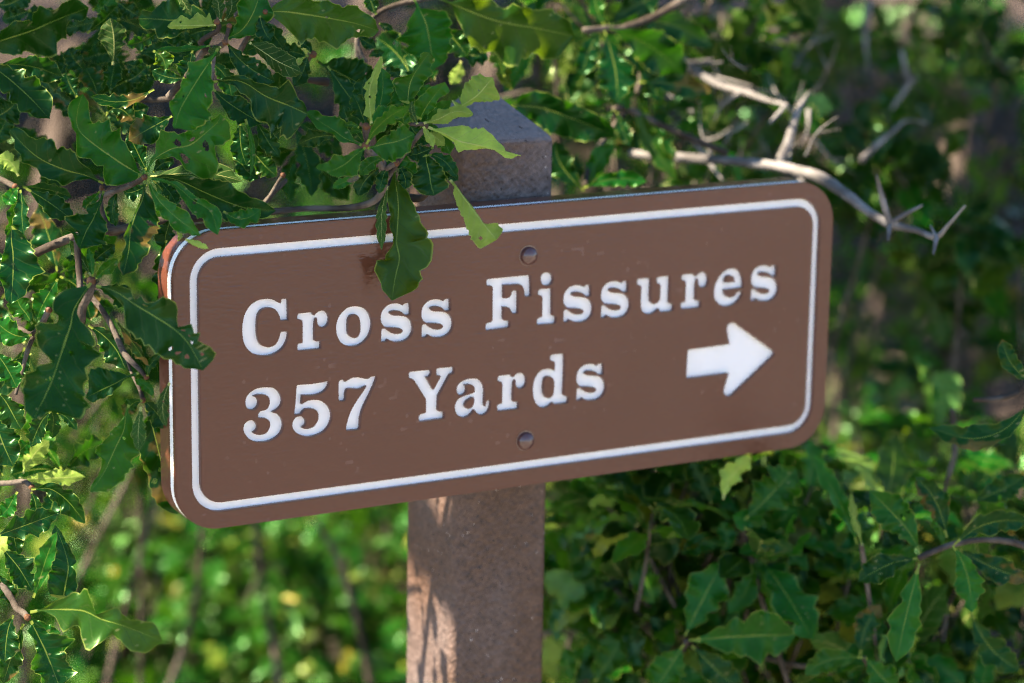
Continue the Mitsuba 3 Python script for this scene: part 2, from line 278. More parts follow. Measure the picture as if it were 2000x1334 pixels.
'Y':[[(-101.9,-9.6,1),(-83.8,-9.8,1),(-83.2,-13.0,1),(-85.2,-15.2,0),(-88.0,-14.9,1),(-81.2,-26.7,1),(-74.3,-16.0,1),(-78.7,-14.5,1),(-78.7,-9.9,1),(-77.9,-9.4,1),(-63.4,-9.5,1),(-63.1,-13.8,1),(-64.2,-15.0,0),(-66.5,-15.1,1),(-76.8,-31.8,1),(-77.4,-42.7,1),(-76.1,-44.5,0),(-71.7,-45.1,1),(-71.2,-49.4,1),(-72.1,-50.5,1),(-93.4,-50.8,1),(-94.0,-47.0,0),(-92.6,-45.1,1),(-87.5,-44.3,1),(-87.6,-33.2,1),(-97.6,-17.6,0),(-99.9,-15.4,0),(-102.7,-14.9,1),(-103.0,-10.9,0)]],
'a':[[(-44.5,-21.1,0),(-40.6,-22.4,0),(-38.0,-24.8,0),(-36.2,-28.0,0),(-35.3,-31.7,0),(-35.4,-38.1,0),(-35.5,-41.7,0),(-35.3,-44.7,1),(-34.4,-45.3,1),(-33.4,-41.2,0),(-32.1,-40.2,1),(-30.3,-40.5,1),(-29.7,-42.0,0),(-30.0,-45.5,0),(-31.5,-48.9,0),(-34.3,-51.1,0),(-37.4,-51.7,0),(-40.6,-50.4,0),(-42.6,-48.4,0),(-44.2,-46.6,1),(-46.5,-49.0,0),(-50.0,-51.3,0),(-53.9,-51.8,0),(-57.5,-50.5,0),(-60.6,-47.4,0),(-61.8,-43.7,0),(-61.3,-39.9,0),(-59.2,-36.9,0),(-55.3,-34.9,0),(-49.9,-33.7,0),(-45.6,-32.9,0),(-44.4,-32.0,1),(-44.0,-30.4,0),(-44.4,-28.4,0),(-46.0,-26.4,0),(-48.6,-25.3,0),(-53.5,-25.2,1),(-52.7,-26.3,0),(-51.7,-28.5,0),(-52.2,-31.3,0),(-54.2,-33.0,0),(-56.9,-33.3,0),(-59.3,-31.9,0),(-60.5,-29.0,0),(-59.9,-25.8,0),(-57.8,-23.6,0),(-54.3,-21.8,0),(-49.6,-20.9,0)],[(-45.3,-36.3,1),(-46.7,-36.4,0),(-50.6,-38.2,0),(-52.6,-40.5,0),(-53.1,-42.2,0),(-52.1,-44.3,0),(-49.7,-45.5,0),(-47.0,-44.9,0),(-45.0,-42.4,0),(-44.4,-39.3,0),(-44.5,-36.8,1)]],
'd':[[(26.0,-8.8,1),(37.6,-8.8,1),(38.0,-14.8,0),(38.0,-27.6,0),(37.4,-42.8,1),(39.0,-44.5,0),(41.6,-45.2,1),(42.4,-46.8,0),(42.0,-49.6,1),(40.5,-50.4,0),(29.1,-50.4,1),(27.9,-48.4,1),(24.6,-50.7,0),(20.9,-52.0,0),(16.8,-51.3,0),(13.0,-48.6,0),(10.3,-43.7,0),(9.1,-37.0,0),(9.6,-30.4,0),(12.0,-24.9,0),(16.1,-21.2,0),(20.7,-20.0,0),(25.4,-20.7,0),(29.0,-22.9,1),(29.2,-15.9,1),(28.0,-14.5,0),(24.8,-13.4,1),(24.5,-10.5,0)],[(23.6,-26.3,0),(20.4,-27.0,0),(18.9,-30.6,0),(18.5,-35.5,0),(19.1,-40.5,0),(20.8,-43.4,0),(23.6,-44.8,0),(26.8,-43.9,0),(28.6,-40.3,0),(29.0,-34.6,0),(28.4,-29.9,0),(26.5,-27.7,0)]],
'arrow':[[(157.2,-17.8,1),(198.2,-17.2,1),(194.9,-5.3,0),(195.1,-1.7,0),(197.8,0.7,0),(200.8,1.2,0),(204.0,-0.4,1),(242.5,-27.2,1),(244.0,-29.3,0),(243.2,-31.4,1),(202.2,-61.6,1),(199.1,-62.2,0),(195.3,-60.1,0),(193.9,-56.5,0),(198.3,-42.2,1),(196.4,-41.8,0),(156.9,-42.1,1),(155.8,-40.3,1),(156.4,-19.4,1)]]}
LETTERS = [('C',0,0),('r',0,0),('o',0,0),('s',-35.3,-0.1),('s',0,0),('F',0,0),('i',0,0),('s',128.2,0.1),('s',163.4,0.3),('u',0,0),('r',346.5,0.5),('e',0,0),('s',309.9,1.0),('3',0,0),('5',0,0),('7',0,0),('Y',0,0),('a',0,0),('r',174.8,-67.1),('d',0,0),('s',141.9,-66.5)]
OAK = [
('d',[-365,236,230,-349,232,235,-326,228,242,-304,224,251,-280,219,260],[-12,-97,-19],[[21,8.6,36,11.3,45,12.3,49,9.4,52,14.0,61,17.0,66,11.7,69,8.9,75,10.8,82,13.3,92,12.0],[15,9.5,24,12.9,41,17.3,46,21.7,50,26.1,53,26.1,58,22.6,63,17.3,72,18.8,74,13.3,78,5.8,83,3.6,88,6.8,94,9.0]],0.12),
('d',[-358,217,218,-343,212,218,-327,206,215,-310,198,208],[-37,-92,-13],10.9,0.15),
('d',[-374,203,224,-359,192,212,-345,180,197,-332,169,180],[-26,-86,44],15.7,0.15),
('u',[-275,181,218,-273,183,229,-272,186,241,-273,190,254],[18,96,-23],11.1,0.15),
('g',[-279,178,196,-275,185,204,-270,193,212,-265,200,220],[4,-75,66],7.8,0.15),
('d',[-283,216,240,-277,213,245,-269,211,252,-260,208,262],[-14,-98,-17],8.3,0.15),
('g',[-257,219,265,-252,215,260,-247,211,256,-241,207,252],[-58,-81,6],7.5,0.15),
('g',[-203,139,254,-215,146,254,-231,155,254,-247,164,255,-257,170,255],[-47,-84,28],[[16,6.0,26,5.4,35,7.1,47,9.3,51,14.3,67,16.4,76,13.8,78,8.1,92,9.5,98,4.8],[17,6.6,30,12.6,43,10.3,53,18.4,69,15.9,77,11.5,83,4.8,95,7.6]],0.12),
('g',[-241,170,244,-247,171,240,-254,175,236,-264,179,233],[-32,-93,-16],6.3,0.15),
('d',[-284,192,192,-284,197,199,-285,204,206,-287,210,213],[-30,-72,62],10.7,0.15),
('d',[-295,209,190,-298,213,197,-300,215,203,-301,217,209],[-38,-88,27],8.2,0.15),
('g',[-284,219,207,-287,222,213,-291,226,219,-294,230,227],[-67,-74,5],9.2,0.15),
('g',[-263,124,205,-277,127,198,-293,132,196,-310,138,200],[-28,-79,54],6.3,0.15),
('m',[-287,86,144,-305,91,156,-321,95,168,-334,98,181,-335,98,194,-332,94,209],[-8,-100,6],[[6,6.0,17,17.4,25,20.4,29,17.8,35,9.9,42,13.4,47,10.5,55,15.5,58,14.0,67,3.9,75,5.2,85,8.2,92,7.7,97,3.5],[9,2.6,14,6.3,24,12.1,33,16.5,43,22.5,45,13.2,53,23.2,56,17.1,60,17.4,63,12.2,84,9.2,94,6.5]],0.2),
('d',[-311,110,137,-323,114,143,-339,119,148,-355,125,156,-366,129,166,-376,134,179],[-36,-93,-3],[[18,3.2,25,5.3,34,12.5,41,9.7,53,11.1,61,7.5,72,10.7,78,5.7,85,7.3,89,2.4,98,2.4],[10,1.7,16,6.0,21,7.6,29,11.8,35,16.7,49,16.2,51,14.0,58,18.2,73,15.3,77,9.7,86,8.1,92,7.1,98,5.1]],0.12),
('y',[-361,162,138,-363,165,145,-367,169,150,-375,173,151],[31,86,-40],6.8,0.15),
('m',[-368,141,133,-372,142,129,-375,143,124,-378,143,120],[-47,-86,22],6.4,0.15),
('d',[-359,158,130,-348,155,129,-336,152,126,-323,148,121],[-33,-93,-19],6.8,0.15),
('d',[-363,138,132,-354,131,126,-344,123,118,-333,115,108],[-28,-84,47],8.9,0.15),
('d',[-367,140,131,-367,137,122,-368,135,110,-368,132,97],[-74,-64,18],6.8,0.15),
('d',[-362,160,127,-365,158,115,-369,157,102,-372,155,88],[19,-98,7],6.4,0.15),
('d',[-379,128,106,-380,126,95,-380,123,84,-382,119,66,-385,116,48],[-39,-90,22],[[5,4.6,10,9.6,27,14.4,45,19.5,59,23.6,65,16.1,73,13.3,89,9.6,97,3.0],[10,3.3,26,5.2,42,8.3,61,11.3,79,6.8,95,4.3]],0.12),
('g',[-382,171,83,-380,167,73,-378,163,63,-377,160,52],[-32,-91,27],11.9,0.15),
('m',[-293,67,148,-288,64,160,-277,55,169,-266,46,173,-257,38,182,-249,32,191,-247,31,197],[-67,-74,8],[[17,2.6,22,3.1,28,9.7,34,12.4,37,15.9,46,10.5,65,8.7,80,7.5,90,4.4],[25,3.5,36,5.4,47,10.9,55,27.8,64,32.2,70,25.9,73,18.0,78,13.7,86,15.8,91,15.0,95,10.1,97,4.7]],0.1,[(0.45,0.35,0.05),(0.5,-0.5,0.05),(0.62,0.3,0.05),(0.7,-0.35,0.05)]),
('u',[-272,112,139,-250,101,142,-230,89,142,-210,77,137],[46,82,-34],10.9,0.15),
('g',[-299,48,150,-281,40,149,-261,29,139,-244,20,131,-231,13,127,-214,5,126],[-48,-86,-16],[[11,2.7,21,3.4,42,12.4,55,15.4,71,13.1,85,8.8,94,4.9],[12,1.7,26,4.7,40,9.6,58,11.8,73,12.5,86,7.5,95,4.4]],0.15),
('m',[-306,29,153,-292,17,150,-281,5,139,-271,-6,131,-269,-14,115],[-35,-78,52],[[28,3.1,55,3.4,70,3.1,76,6.2,86,5.9,95,2.6],[16,1.8,34,2.3,52,6.8,68,11.0,91,6.8,98,2.1]],0.25),
('m',[-256,6,128,-248,0,123,-240,-4,124,-231,-7,130],[-47,-82,34],7.3,0.15),
('m',[-303,38,151,-300,27,138,-292,12,126,-280,-8,114],[-75,-60,29],8.2,0.15),
('g',[-301,48,148,-305,43,136,-312,40,125,-318,36,113,-322,30,99,-329,23,83],[-10,-92,39],[[12,1.3,18,8.7,29,17.1,47,20.0,66,12.8,68,16.1,74,13.9,85,9.5,94,7.8],[19,1.8,40,0.6,60,4.9,68,2.3,78,4.4,92,6.0]],0.12,[(0.4,0.6,0.035)]),
('d',[-302,104,132,-306,103,122,-307,101,113,-306,98,105],[-64,-74,23],5.0,0.15),
('d',[-268,79,113,-270,82,104,-271,85,95,-270,85,87],[-58,-80,-15],8.4,0.15),
('y',[-288,21,117,-286,18,111,-286,17,105,-286,15,99],[37,89,-25],1.7,0.15),
('y',[-290,-3,111,-285,-6,109,-280,-9,107,-276,-13,105],[47,85,-23],2.1,0.15),
('d',[-277,92,140,-271,86,131,-266,81,124,-262,77,116],[-75,-65,-8],8.2,0.15),
('d',[-277,81,142,-274,77,137,-270,74,131,-267,70,124],[3,-86,51],6.8,0.15),
('g',[-315,99,133,-321,94,122,-328,89,113,-335,86,104,-342,80,94],[0,-90,43],[[31,1.6,39,6.8,55,13.4,79,17.3],[20,2.4,37,9.6,45,5.3,55,12.0,71,20.6,76,7.0,78,2.5,79,17.5]],0.12),
('g',[-328,93,79,-323,91,84,-317,89,89,-311,87,93],[-32,-95,-1],6.3,0.15),
('m',[-314,110,131,-318,111,126,-322,112,122,-327,114,119],[-29,-96,-1],5.2,0.15),
('u',[-333,81,72,-336,85,80,-340,90,89,-344,95,98],[-10,87,-48],4.0,0.15),
('m',[-331,80,69,-325,78,75,-319,76,80,-314,74,85],[-31,-95,0],4.7,0.15),
('m',[-332,81,71,-332,82,77,-332,84,84,-333,87,92],[-34,-91,25],2.7,0.15),
('g',[-354,13,79,-344,1,76,-335,-11,69,-324,-25,61,-313,-41,52,-307,-52,42,-303,-65,27],[-69,-66,30],[[13,3.5,23,7.7,30,2.1,32,7.6,38,5.1,43,9.2,47,14.7,54,18.8,60,15.0,62,7.2,65,2.2,68,6.3,71,11.2,77,8.0,79,13.3,82,8.3,89,12.9,95,16.1,98,9.4],[11,1.9,25,6.3,29,10.4,39,19.5,57,21.9,71,21.7,87,15.2,92,11.4]],0.12,[(0.86,-0.4,0.022),(0.8,-0.52,0.022),(0.73,-0.6,0.02),(0.8,0.25,0.018),(0.75,0.45,0.016),(0.9,0.35,0.02),(0.7,0.35,0.016),(0.38,0.5,0.03)]),
('g',[-354,24,79,-369,17,63,-375,11,52,-389,-2,30,-400,-11,13,-416,-22,-7],[5,-89,45],[[23,2.6,28,6.4,31,16.4,34,21.7,47,26.4,53,23.5,56,20.3,65,26.1,75,30.8,82,32.3,86,30.2,90,13.1,91,5.5,96,5.7],[6,4.1,14,13.5,20,16.5,33,11.8,37,11.4,41,25.5,48,24.3,51,18.1,58,7.9,61,4.5,67,13.5,79,21.0,84,16.0,91,13.8,98,7.9]],0.08,[(0.43,0.55,0.022),(0.5,0.3,0.022),(0.71,-0.12,0.014),(0.73,-0.25,0.014)]),
('d',[-319,21,8,-328,25,4,-336,29,-1,-346,33,-6,-355,37,-11],[-51,-79,33],[[35,2.4,42,3.9,56,6.7,76,6.4,94,6.0],[25,4.3,40,10.6,56,16.1,70,18.3,80,14.2,89,5.4]],0.12),
('d',[-335,84,33,-326,77,26,-318,70,15,-313,63,0],[-63,-77,7],11.6,0.15),
('g',[-330,38,47,-325,32,37,-318,26,25,-312,19,13],[-87,-43,-23],5.4,0.15),
('g',[-315,25,-15,-320,27,-16,-324,29,-20,-328,29,-27],[-21,-97,-9],6.5,0.15),
('d',[-311,34,-17,-307,30,-21,-302,26,-28,-297,21,-38],[-63,-77,7],8.6,0.15),
('u',[-307,-10,6,-311,-10,-4,-313,-11,-15,-312,-15,-26],[52,83,-23],4.2,0.15),
('m',[-331,11,-13,-335,8,-21,-338,4,-30,-345,1,-40,-357,-4,-58,-369,-7,-71],[-10,-93,34],[[13,4.6,27,8.7,33,13.9,45,16.9,54,15.9,57,18.8,64,16.0,75,14.8,89,10.3],[18,3.2,32,8.9,49,10.0,55,14.4,63,12.9,65,7.3,70,4.8,82,2.6,90,2.8,98,2.2]],0.12,[(0.35,0.2,0.02)]),
('u',[-327,-3,-12,-330,-7,-21,-333,-12,-31,-335,-18,-41],[45,74,-50],5.4,0.15),
('d',[-299,59,-30,-295,55,-47,-291,50,-71,-288,45,-93,-282,40,-112],[-33,-93,15],[[10,5.2,24,9.6,43,9.8,66,7.0,86,5.1,97,4.5],[13,9.3,29,13.7,41,15.2,63,12.5,78,12.4,89,9.8,97,4.1]],0.12),
('m',[-304,30,-15,-306,33,-9,-310,37,-5,-315,40,-2],[-41,-86,30],3.9,0.15),
('g',[-307,36,0,-306,38,8,-307,40,15,-308,42,21],[-1,-96,28],3.3,0.15),
('g',[-310,27,3,-309,27,9,-305,27,14,-300,26,20],[-25,-96,8],3.5,0.15),
('d',[-337,59,68,-324,60,62,-314,60,55,-307,60,48],[25,-91,33],9.4,0.15),
('m',[-370,113,23,-379,117,22,-387,123,26,-395,130,35],[-55,-83,5],10.6,0.15),
('m',[-402,105,15,-397,100,6,-393,96,-3,-390,92,-12],[-48,-85,22],10.3,0.15),
('m',[-342,131,61,-349,132,50,-355,132,40,-359,132,31],[-49,-84,23],9.3,0.15),
('m',[-369,114,31,-372,118,38,-376,122,45,-378,125,53],[-49,-84,21],9.2,0.15),
('d',[-397,117,-20,-392,112,-28,-388,107,-38,-384,102,-48],[-61,-78,13],10.4,0.15),
('d',[-396,135,-38,-394,131,-51,-391,125,-65,-386,118,-81],[-46,-86,23],14.1,0.15),
('d',[-369,75,-28,-375,80,-37,-379,84,-48,-382,86,-58],[-62,-78,-2],7.9,0.15),
('d',[-367,86,-27,-364,86,-36,-364,87,-45,-364,89,-54],[-30,-94,-14],5.9,0.15),
('d',[-362,82,-32,-357,78,-35,-353,75,-40,-350,72,-45],[-39,-87,32],3.5,0.15),
('d',[-366,129,5,-371,131,-2,-376,131,-9,-379,131,-17],[-36,-92,15],7.1,0.15),
('y',[-368,150,-97,-362,150,-88,-356,148,-79,-347,146,-72],[40,90,-15],8.5,0.15),
('y',[-371,151,-101,-358,144,-101,-342,135,-100,-325,126,-99],[48,87,-10],7.0,0.15),
('d',[-382,89,-92,-369,82,-92,-358,74,-101,-348,64,-117],[-58,-81,5],9.2,0.15),
('m',[-379,148,-85,-373,147,-80,-368,145,-74,-363,143,-70],[-32,-95,3],6.1,0.15),
('d',[-385,149,-97,-387,153,-86,-386,154,-76,-380,154,-65],[-14,-97,19],8.2,0.15),
('m',[-382,122,-103,-386,122,-109,-390,123,-116,-396,124,-122],[-51,-82,25],6.9,0.15),
('d',[-376,107,-100,-374,104,-107,-374,102,-116,-377,101,-125],[-47,-85,23],5.2,0.15),
('d',[-419,67,-119,-406,62,-114,-392,55,-108,-375,48,-101],[-43,-90,6],11.4,0.15),
('d',[-418,54,-124,-413,49,-131,-407,43,-141,-401,36,-155],[-16,-89,42],12.1,0.15),
('m',[-404,25,-157,-400,21,-142,-396,15,-123,-390,9,-103],[-67,-74,-6],7.1,0.15),
('d',[-375,42,-168,-372,43,-156,-369,45,-143,-371,50,-128,-375,56,-113],[-15,-96,25],[[1,9.1,16,14.5,51,14.5,74,8.0,93,4.3],[5,6.5,19,9.4,36,5.8,43,2.5,48,7.4,60,4.7,77,3.0,92,2.3]],0.12),
('o',[-413,6,-161,-400,-4,-158,-382,-19,-157,-370,-31,-162,-356,-45,-166,-336,-64,-174],[-65,-74,19],[[12,2.2,19,6.3,28,10.5,34,14.5,36,8.8,38,20.6,49,2.0,52,4.6,57,9.1,61,11.7,67,8.6,76,7.1,89,11.3],[15,3.5,20,6.4,22,12.9,27,16.6,34,10.5,44,18.7,54,25.0,56,19.3,62,9.2,78,14.0,90,14.2,98,2.2]],0.12),
('g',[-410,14,-171,-406,8,-183,-401,1,-199,-396,-7,-219],[-13,-93,36],[[15,6.8,26,8.2,36,16.2,50,25.0,55,12.0,71,11.9,88,15.0],[10,5.9,23,4.3,39,5.7,49,12.4,58,15.4,74,11.4,87,11.3]],0.12),
('d',[-418,30,-170,-422,30,-179,-425,28,-190,-427,26,-204],[-48,-85,23],10.9,0.15),
('d',[-406,44,-183,-412,43,-197,-418,43,-212,-424,42,-228],[-20,-97,12],9.0,0.15),
('m',[-403,43,-178,-395,37,-185,-388,32,-189,-382,28,-189],[-40,-84,37],5.0,0.15),
('d',[-417,70,-149,-414,67,-157,-411,63,-164,-409,60,-172],[-29,-90,31],7.8,0.15),
('d',[-398,92,-117,-397,88,-128,-396,86,-137,-397,84,-144],[-30,-92,26],5.9,0.15),
('m',[-148,-8,173,-159,0,178,-165,4,183,-173,10,189,-182,18,197],[-40,-85,34],[[14,1.1,22,2.0,32,4.5,43,3.2,57,3.8,73,6.3,87,3.5,98,2.1],[18,3.2,36,8.8,48,10.8,60,9.9,76,4.9,90,5.4,98,2.7]],0.12),
('d',[-152,30,175,-160,35,175,-169,39,173,-178,43,168],[-44,-90,-3],6.8,0.15),
('m',[-159,-36,176,-168,-37,171,-178,-39,165,-190,-40,161,-201,-39,164],[-6,-89,46],[[13,2.5,26,6.8,43,12.3,55,9.7,71,5.1,80,1.8,94,1.3],[11,2.6,31,4.0,57,9.9,82,6.3,96,4.0]],0.1),
('m',[-152,-11,150,-159,-8,147,-166,-5,144,-171,-3,141],[-45,-88,15],3.9,0.15),
('n',[-169,-47,157,-172,-46,155,-175,-45,154,-178,-43,153],[-46,-88,15],1.7,0.15),
('m',[-158,-37,175,-150,-44,179,-143,-50,181,-137,-56,184,-131,-60,188],[-70,-68,22],[[19,1.7,44,6.2,59,8.5,68,7.9,80,13.2,90,12.4,96,2.3],[14,5.0,25,11.7,51,14.7,73,11.5,80,10.3,90,5.9,97,2.8]],0.12),
('m',[-163,-45,180,-159,-51,191,-151,-60,202,-141,-72,211],[-39,-81,-44],7.1,0.15),
('m',[-129,-50,186,-132,-47,192,-133,-45,199,-133,-43,207],[-73,-67,11],5.7,0.15),
('m',[-134,-18,163,-140,-15,162,-146,-13,158,-152,-11,151],[-54,-76,36],6.0,0.15),
('d',[-129,0,154,-136,3,148,-142,4,141,-146,4,132],[-30,-95,8],7.1,0.15),
('d',[-127,-12,157,-131,-11,151,-134,-12,144,-136,-12,136],[-56,-79,26],4.7,0.15),
('d',[-117,-6,156,-114,-9,150,-113,-11,144,-114,-12,138],[-30,-92,27],5.9,0.15),
('d',[-101,-34,172,-108,-31,169,-113,-29,167,-119,-26,166],[-49,-81,31],5.9,0.15),
('d',[-116,-50,170,-117,-54,164,-117,-58,157,-118,-63,149,-118,-68,142],[-62,-64,46],[[7,2.7,21,6.5,42,11.0,70,13.5,95,13.3],[5,3.5,24,7.6,43,12.3,60,14.8,79,11.5,88,7.8,96,3.6]],0.15),
('d',[-101,-24,165,-95,-28,164,-89,-33,159,-83,-38,149],[-39,-86,33],5.9,0.15),
('d',[-91,-18,165,-88,-22,157,-83,-27,150,-78,-31,145],[-50,-84,21],6.6,0.15),
('o',[-113,9,153,-114,4,142,-115,-3,124,-119,-9,106,-121,-12,96,-121,-17,85,-126,-20,71,-131,-25,55],[-54,-76,36],[[11,0.9,19,7.2,28,11.2,33,13.9,40,18.0,47,22.2,53,23.1,68,28.2,74,18.5,81,20.0,89,19.8,92,17.1,96,7.7],[7,1.5,19,7.1,25,8.3,35,6.6,46,5.6,53,1.9,60,2.2,61,8.0,65,10.9,74,15.2,78,17.0,84,14.4,89,9.5,93,8.4]],0.06),
('u',[-122,2,139,-128,-2,122,-131,-6,106,-133,-11,92],[41,85,-32],4.1,0.15),
('d',[-111,12,101,-117,12,90,-122,13,82,-127,14,76],[-43,-88,19],7.1,0.15),
('Y',[-102,-63,152,-96,-78,138,-91,-92,125,-86,-106,113],[62,64,-45],[[16,4.4,31,7.8,50,9.7,55,10.9,67,12.6,81,14.9,93,12.9,96,8.9],[23,0.6,49,1.1,71,0.4,78,3.3,85,8.4,95,8.6,98,5.0]],0.08,[(0.85,0.55,0.03)]),
('Y',[-74,-19,198,-67,-25,204,-61,-30,210,-52,-36,223],[61,79,1],[[15,1.7,29,3.0,38,2.9,54,7.3,69,14.4,81,12.3,87,7.0],[0,8.8,14,0.4,15,11.1,17,5.5,42,12.9,66,12.3,74,12.3,88,9.9,90,5.1]],0.06),
('Y',[-106,-27,190,-96,-31,193,-87,-35,198,-81,-39,199,-73,-44,197],[47,87,-14],[[17,2.0,28,3.7,40,6.3,66,4.6,89,3.4,98,1.7],[20,3.7,31,4.3,39,7.8,50,3.6,66,4.6,86,4.2,96,2.1]],0.1),
('Y',[-103,-29,187,-92,-36,182,-83,-43,177,-66,-54,173,-44,-67,167],[50,85,-16],[[18,1.7,31,2.6,34,6.9,38,9.1,41,5.4,51,4.1,61,1.3,72,0.6,84,4.2,92,4.1,97,0.0],[12,3.0,24,8.7,29,12.4,45,11.9,58,13.8,69,8.4,81,3.6,83,0.8]],0.06),
('y',[-111,-36,189,-109,-38,184,-107,-41,179,-106,-43,174],[48,85,-22],2.9,0.15),
('y',[-99,-20,185,-96,-23,180,-92,-26,176,-89,-29,172],[50,84,-20],4.3,0.15),
('m',[-104,-17,186,-101,-19,185,-97,-21,185,-92,-24,185],[-49,-86,15],3.5,0.15),
('m',[-113,-34,194,-109,-37,204,-104,-41,213,-98,-46,223],[-68,-73,4],[[3,4.0,22,9.6,38,8.5,52,7.2,65,7.1,80,4.4],[20,4.5,44,6.3,62,3.9,76,5.9,92,7.5]],0.12),
('m',[-115,-18,204,-113,-16,215,-110,-16,224,-104,-17,233,-97,-18,242],[-27,-95,13],[[3,6.5,22,10.8,37,13.9,44,6.2,53,1.4,64,3.5,74,2.0,87,5.1,94,3.9],[13,5.6,42,9.5,74,11.3,80,7.3,97,7.1]],0.12),
('Y',[-149,-25,192,-149,-22,206,-148,-20,217,-143,-19,230,-138,-19,241],[42,88,-22],[[16,3.3,33,4.6,52,5.8,66,3.7,85,3.9,96,2.0],[13,5.6,27,2.7,38,3.8,47,2.3,51,5.2,67,1.8,82,1.7]],0.15),
('g',[-128,20,186,-131,25,198,-131,28,210,-128,29,220],[-27,-93,24],7.6,0.15),
('m',[-129,9,188,-124,10,202,-121,12,215,-121,15,228],[-57,-79,23],8.7,0.15),
('m',[-111,10,185,-112,14,196,-112,16,207,-109,18,218],[-28,-93,23],9.6,0.15),
('m',[-111,10,184,-117,15,190,-123,19,195,-129,24,199],[-59,-81,5],6.4,0.15),
('m',[-108,-14,189,-111,-11,193,-116,-7,197,-123,-3,200],[-51,-84,18],4.7,0.15),
('u',[-119,-42,192,-121,-40,197,-122,-38,203,-121,-37,209],[46,86,-23],2.3,0.15),
('m',[-149,-4,186,-153,-1,188,-156,1,188,-159,2,187],[-49,-86,15],1.9,0.15),
('m',[-143,3,181,-145,5,182,-148,7,182,-151,8,180],[-48,-87,14],2.3,0.15),
('d',[-134,104,224,-127,99,219,-118,93,214,-110,86,209,-100,79,202],[-58,-81,2],[[18,2.9,22,8.4,44,14.1,66,18.3,93,17.3],[23,1.8,36,5.4,58,6.7,85,5.1,97,2.8]],0.12),
('d',[-131,90,221,-126,85,212,-118,76,197,-107,64,177],[-34,-88,32],12.7,0.15),
('d',[-90,76,212,-85,74,216,-81,72,216,-78,69,212],[-49,-86,13],4.8,0.15),
('o',[-190,76,267,-175,70,267,-154,60,264,-129,49,259,-111,40,253],[-42,-91,-4],[[8,5.2,19,11.1,34,13.0,46,11.7,57,12.7,66,11.0,72,14.5,77,13.7,79,10.9,88,9.9,94,7.5,97,3.4],[8,5.2,21,13.7,29,20.7,34,22.8,40,18.1,45,17.4,52,20.3,68,21.7,73,16.9,75,12.4,85,9.9,97,5.8]],0.05),
('m',[-220,87,246,-208,83,252,-199,80,265,-190,81,286],[-24,-97,3],12.7,0.15),
('Y',[-232,74,259,-239,78,258,-248,83,258,-256,87,258,-264,92,257],[48,87,-10],[[10,10.1,20,5.8,38,10.5,53,4.3,69,7.7,91,3.0],[20,0.5,49,2.3,76,3.1,95,2.0]],0.2),
('u',[-242,132,279,-238,129,274,-235,125,268,-232,122,261],[46,86,-24],3.4,0.15),
('u',[-221,91,259,-221,93,266,-221,95,273,-222,98,281],[40,89,-24],4.9,0.15),
('u',[-210,108,258,-206,108,263,-204,108,270,-204,111,279],[37,91,-20],5.9,0.15),
('G',[-248,32,246,-256,29,237,-271,23,221,-285,16,205,-293,8,192],[1,-92,40],[[22,4.5,33,10.4,49,16.1,59,20.1,70,23.0,90,17.5,96,12.7,98,3.2],[13,2.3,19,5.4,27,8.7,31,13.9,39,9.5,45,7.6,52,10.2,60,8.6,69,7.6,79,10.4,90,5.0,98,2.0]],0.1),
('m',[-237,73,243,-249,79,241,-261,85,240,-273,92,240],[-37,-59,72],3.3,0.15),
('u',[-238,50,245,-241,51,243,-243,52,240,-244,52,237],[37,92,-13],4.6,0.15),
('g',[-223,77,246,-216,70,234,-206,62,224,-193,52,216],[-59,-80,7],9.5,0.15),
('u',[-207,68,245,-197,60,237,-189,54,231,-174,44,223],[50,85,-18],[[17,3.2,41,5.1,58,8.0,80,8.1,93,4.6],[9,3.1,22,7.9,49,9.7,68,9.3,81,7.9,86,4.7,96,1.3]],0.08),
('g',[-246,48,219,-235,40,221,-226,32,219,-214,21,210,-199,8,203,-190,-1,198],[-66,-75,-5],[[13,2.5,22,4.2,40,5.8,55,9.2,64,9.5,70,14.4,74,22.4,78,16.2,85,6.6,92,8.2,98,4.4],[14,3.3,23,3.9,30,7.9,45,8.9,54,16.3,64,20.1,74,28.3,77,13.4,78,21.5,81,14.0,83,22.8,94,22.8]],0.15),
('d',[-231,84,209,-223,77,200,-213,69,192,-200,60,183],[-38,-86,35],10.0,0.15),
('d',[-207,87,182,-208,85,171,-208,82,160,-206,78,149],[-55,-81,21],8.9,0.15),
('m',[-215,58,188,-213,53,175,-213,49,161,-216,47,146],[-39,-89,23],2.0,0.15),
('d',[-200,72,184,-196,67,174,-192,62,165,-187,57,157],[-45,-86,24],7.1,0.15),
('d',[-190,106,157,-185,101,149,-180,96,142,-174,92,136],[-46,-85,24],8.8,0.15),
('d',[-197,120,151,-193,116,143,-189,112,137,-183,107,132],[-46,-86,24],8.1,0.15),
('g',[-260,95,188,-270,99,182,-280,103,176,-291,107,169],[-49,-83,26],11.2,0.15),
('g',[-274,114,144,-277,118,152,-280,122,161,-284,127,171],[-54,-82,19],8.5,0.15),
('o',[-257,140,233,-252,136,229,-250,134,224,-250,132,219],[-43,-87,25],7.6,0.15),
('d',[-234,116,235,-236,115,228,-238,115,221,-242,115,213],[-50,-83,23],9.7,0.15),
('g',[-241,114,214,-250,119,214,-257,124,216,-263,128,219],[-50,-85,16],5.9,0.15),
('d',[-173,123,256,-167,116,246,-162,111,237,-158,106,227],[-47,-85,23],8.4,0.15),
('g',[-194,78,264,-193,75,256,-191,72,250,-188,69,245],[-45,-86,24],7.1,0.15),
('d',[-152,81,232,-155,80,223,-159,80,215,-164,81,208],[-39,-90,18],6.4,0.15),
('g',[-155,71,234,-155,72,238,-158,75,241,-162,78,245],[9,-81,58],5.2,0.15),
('d',[-144,99,228,-151,104,231,-157,107,232,-162,110,232],[-50,-86,13],6.8,0.15),
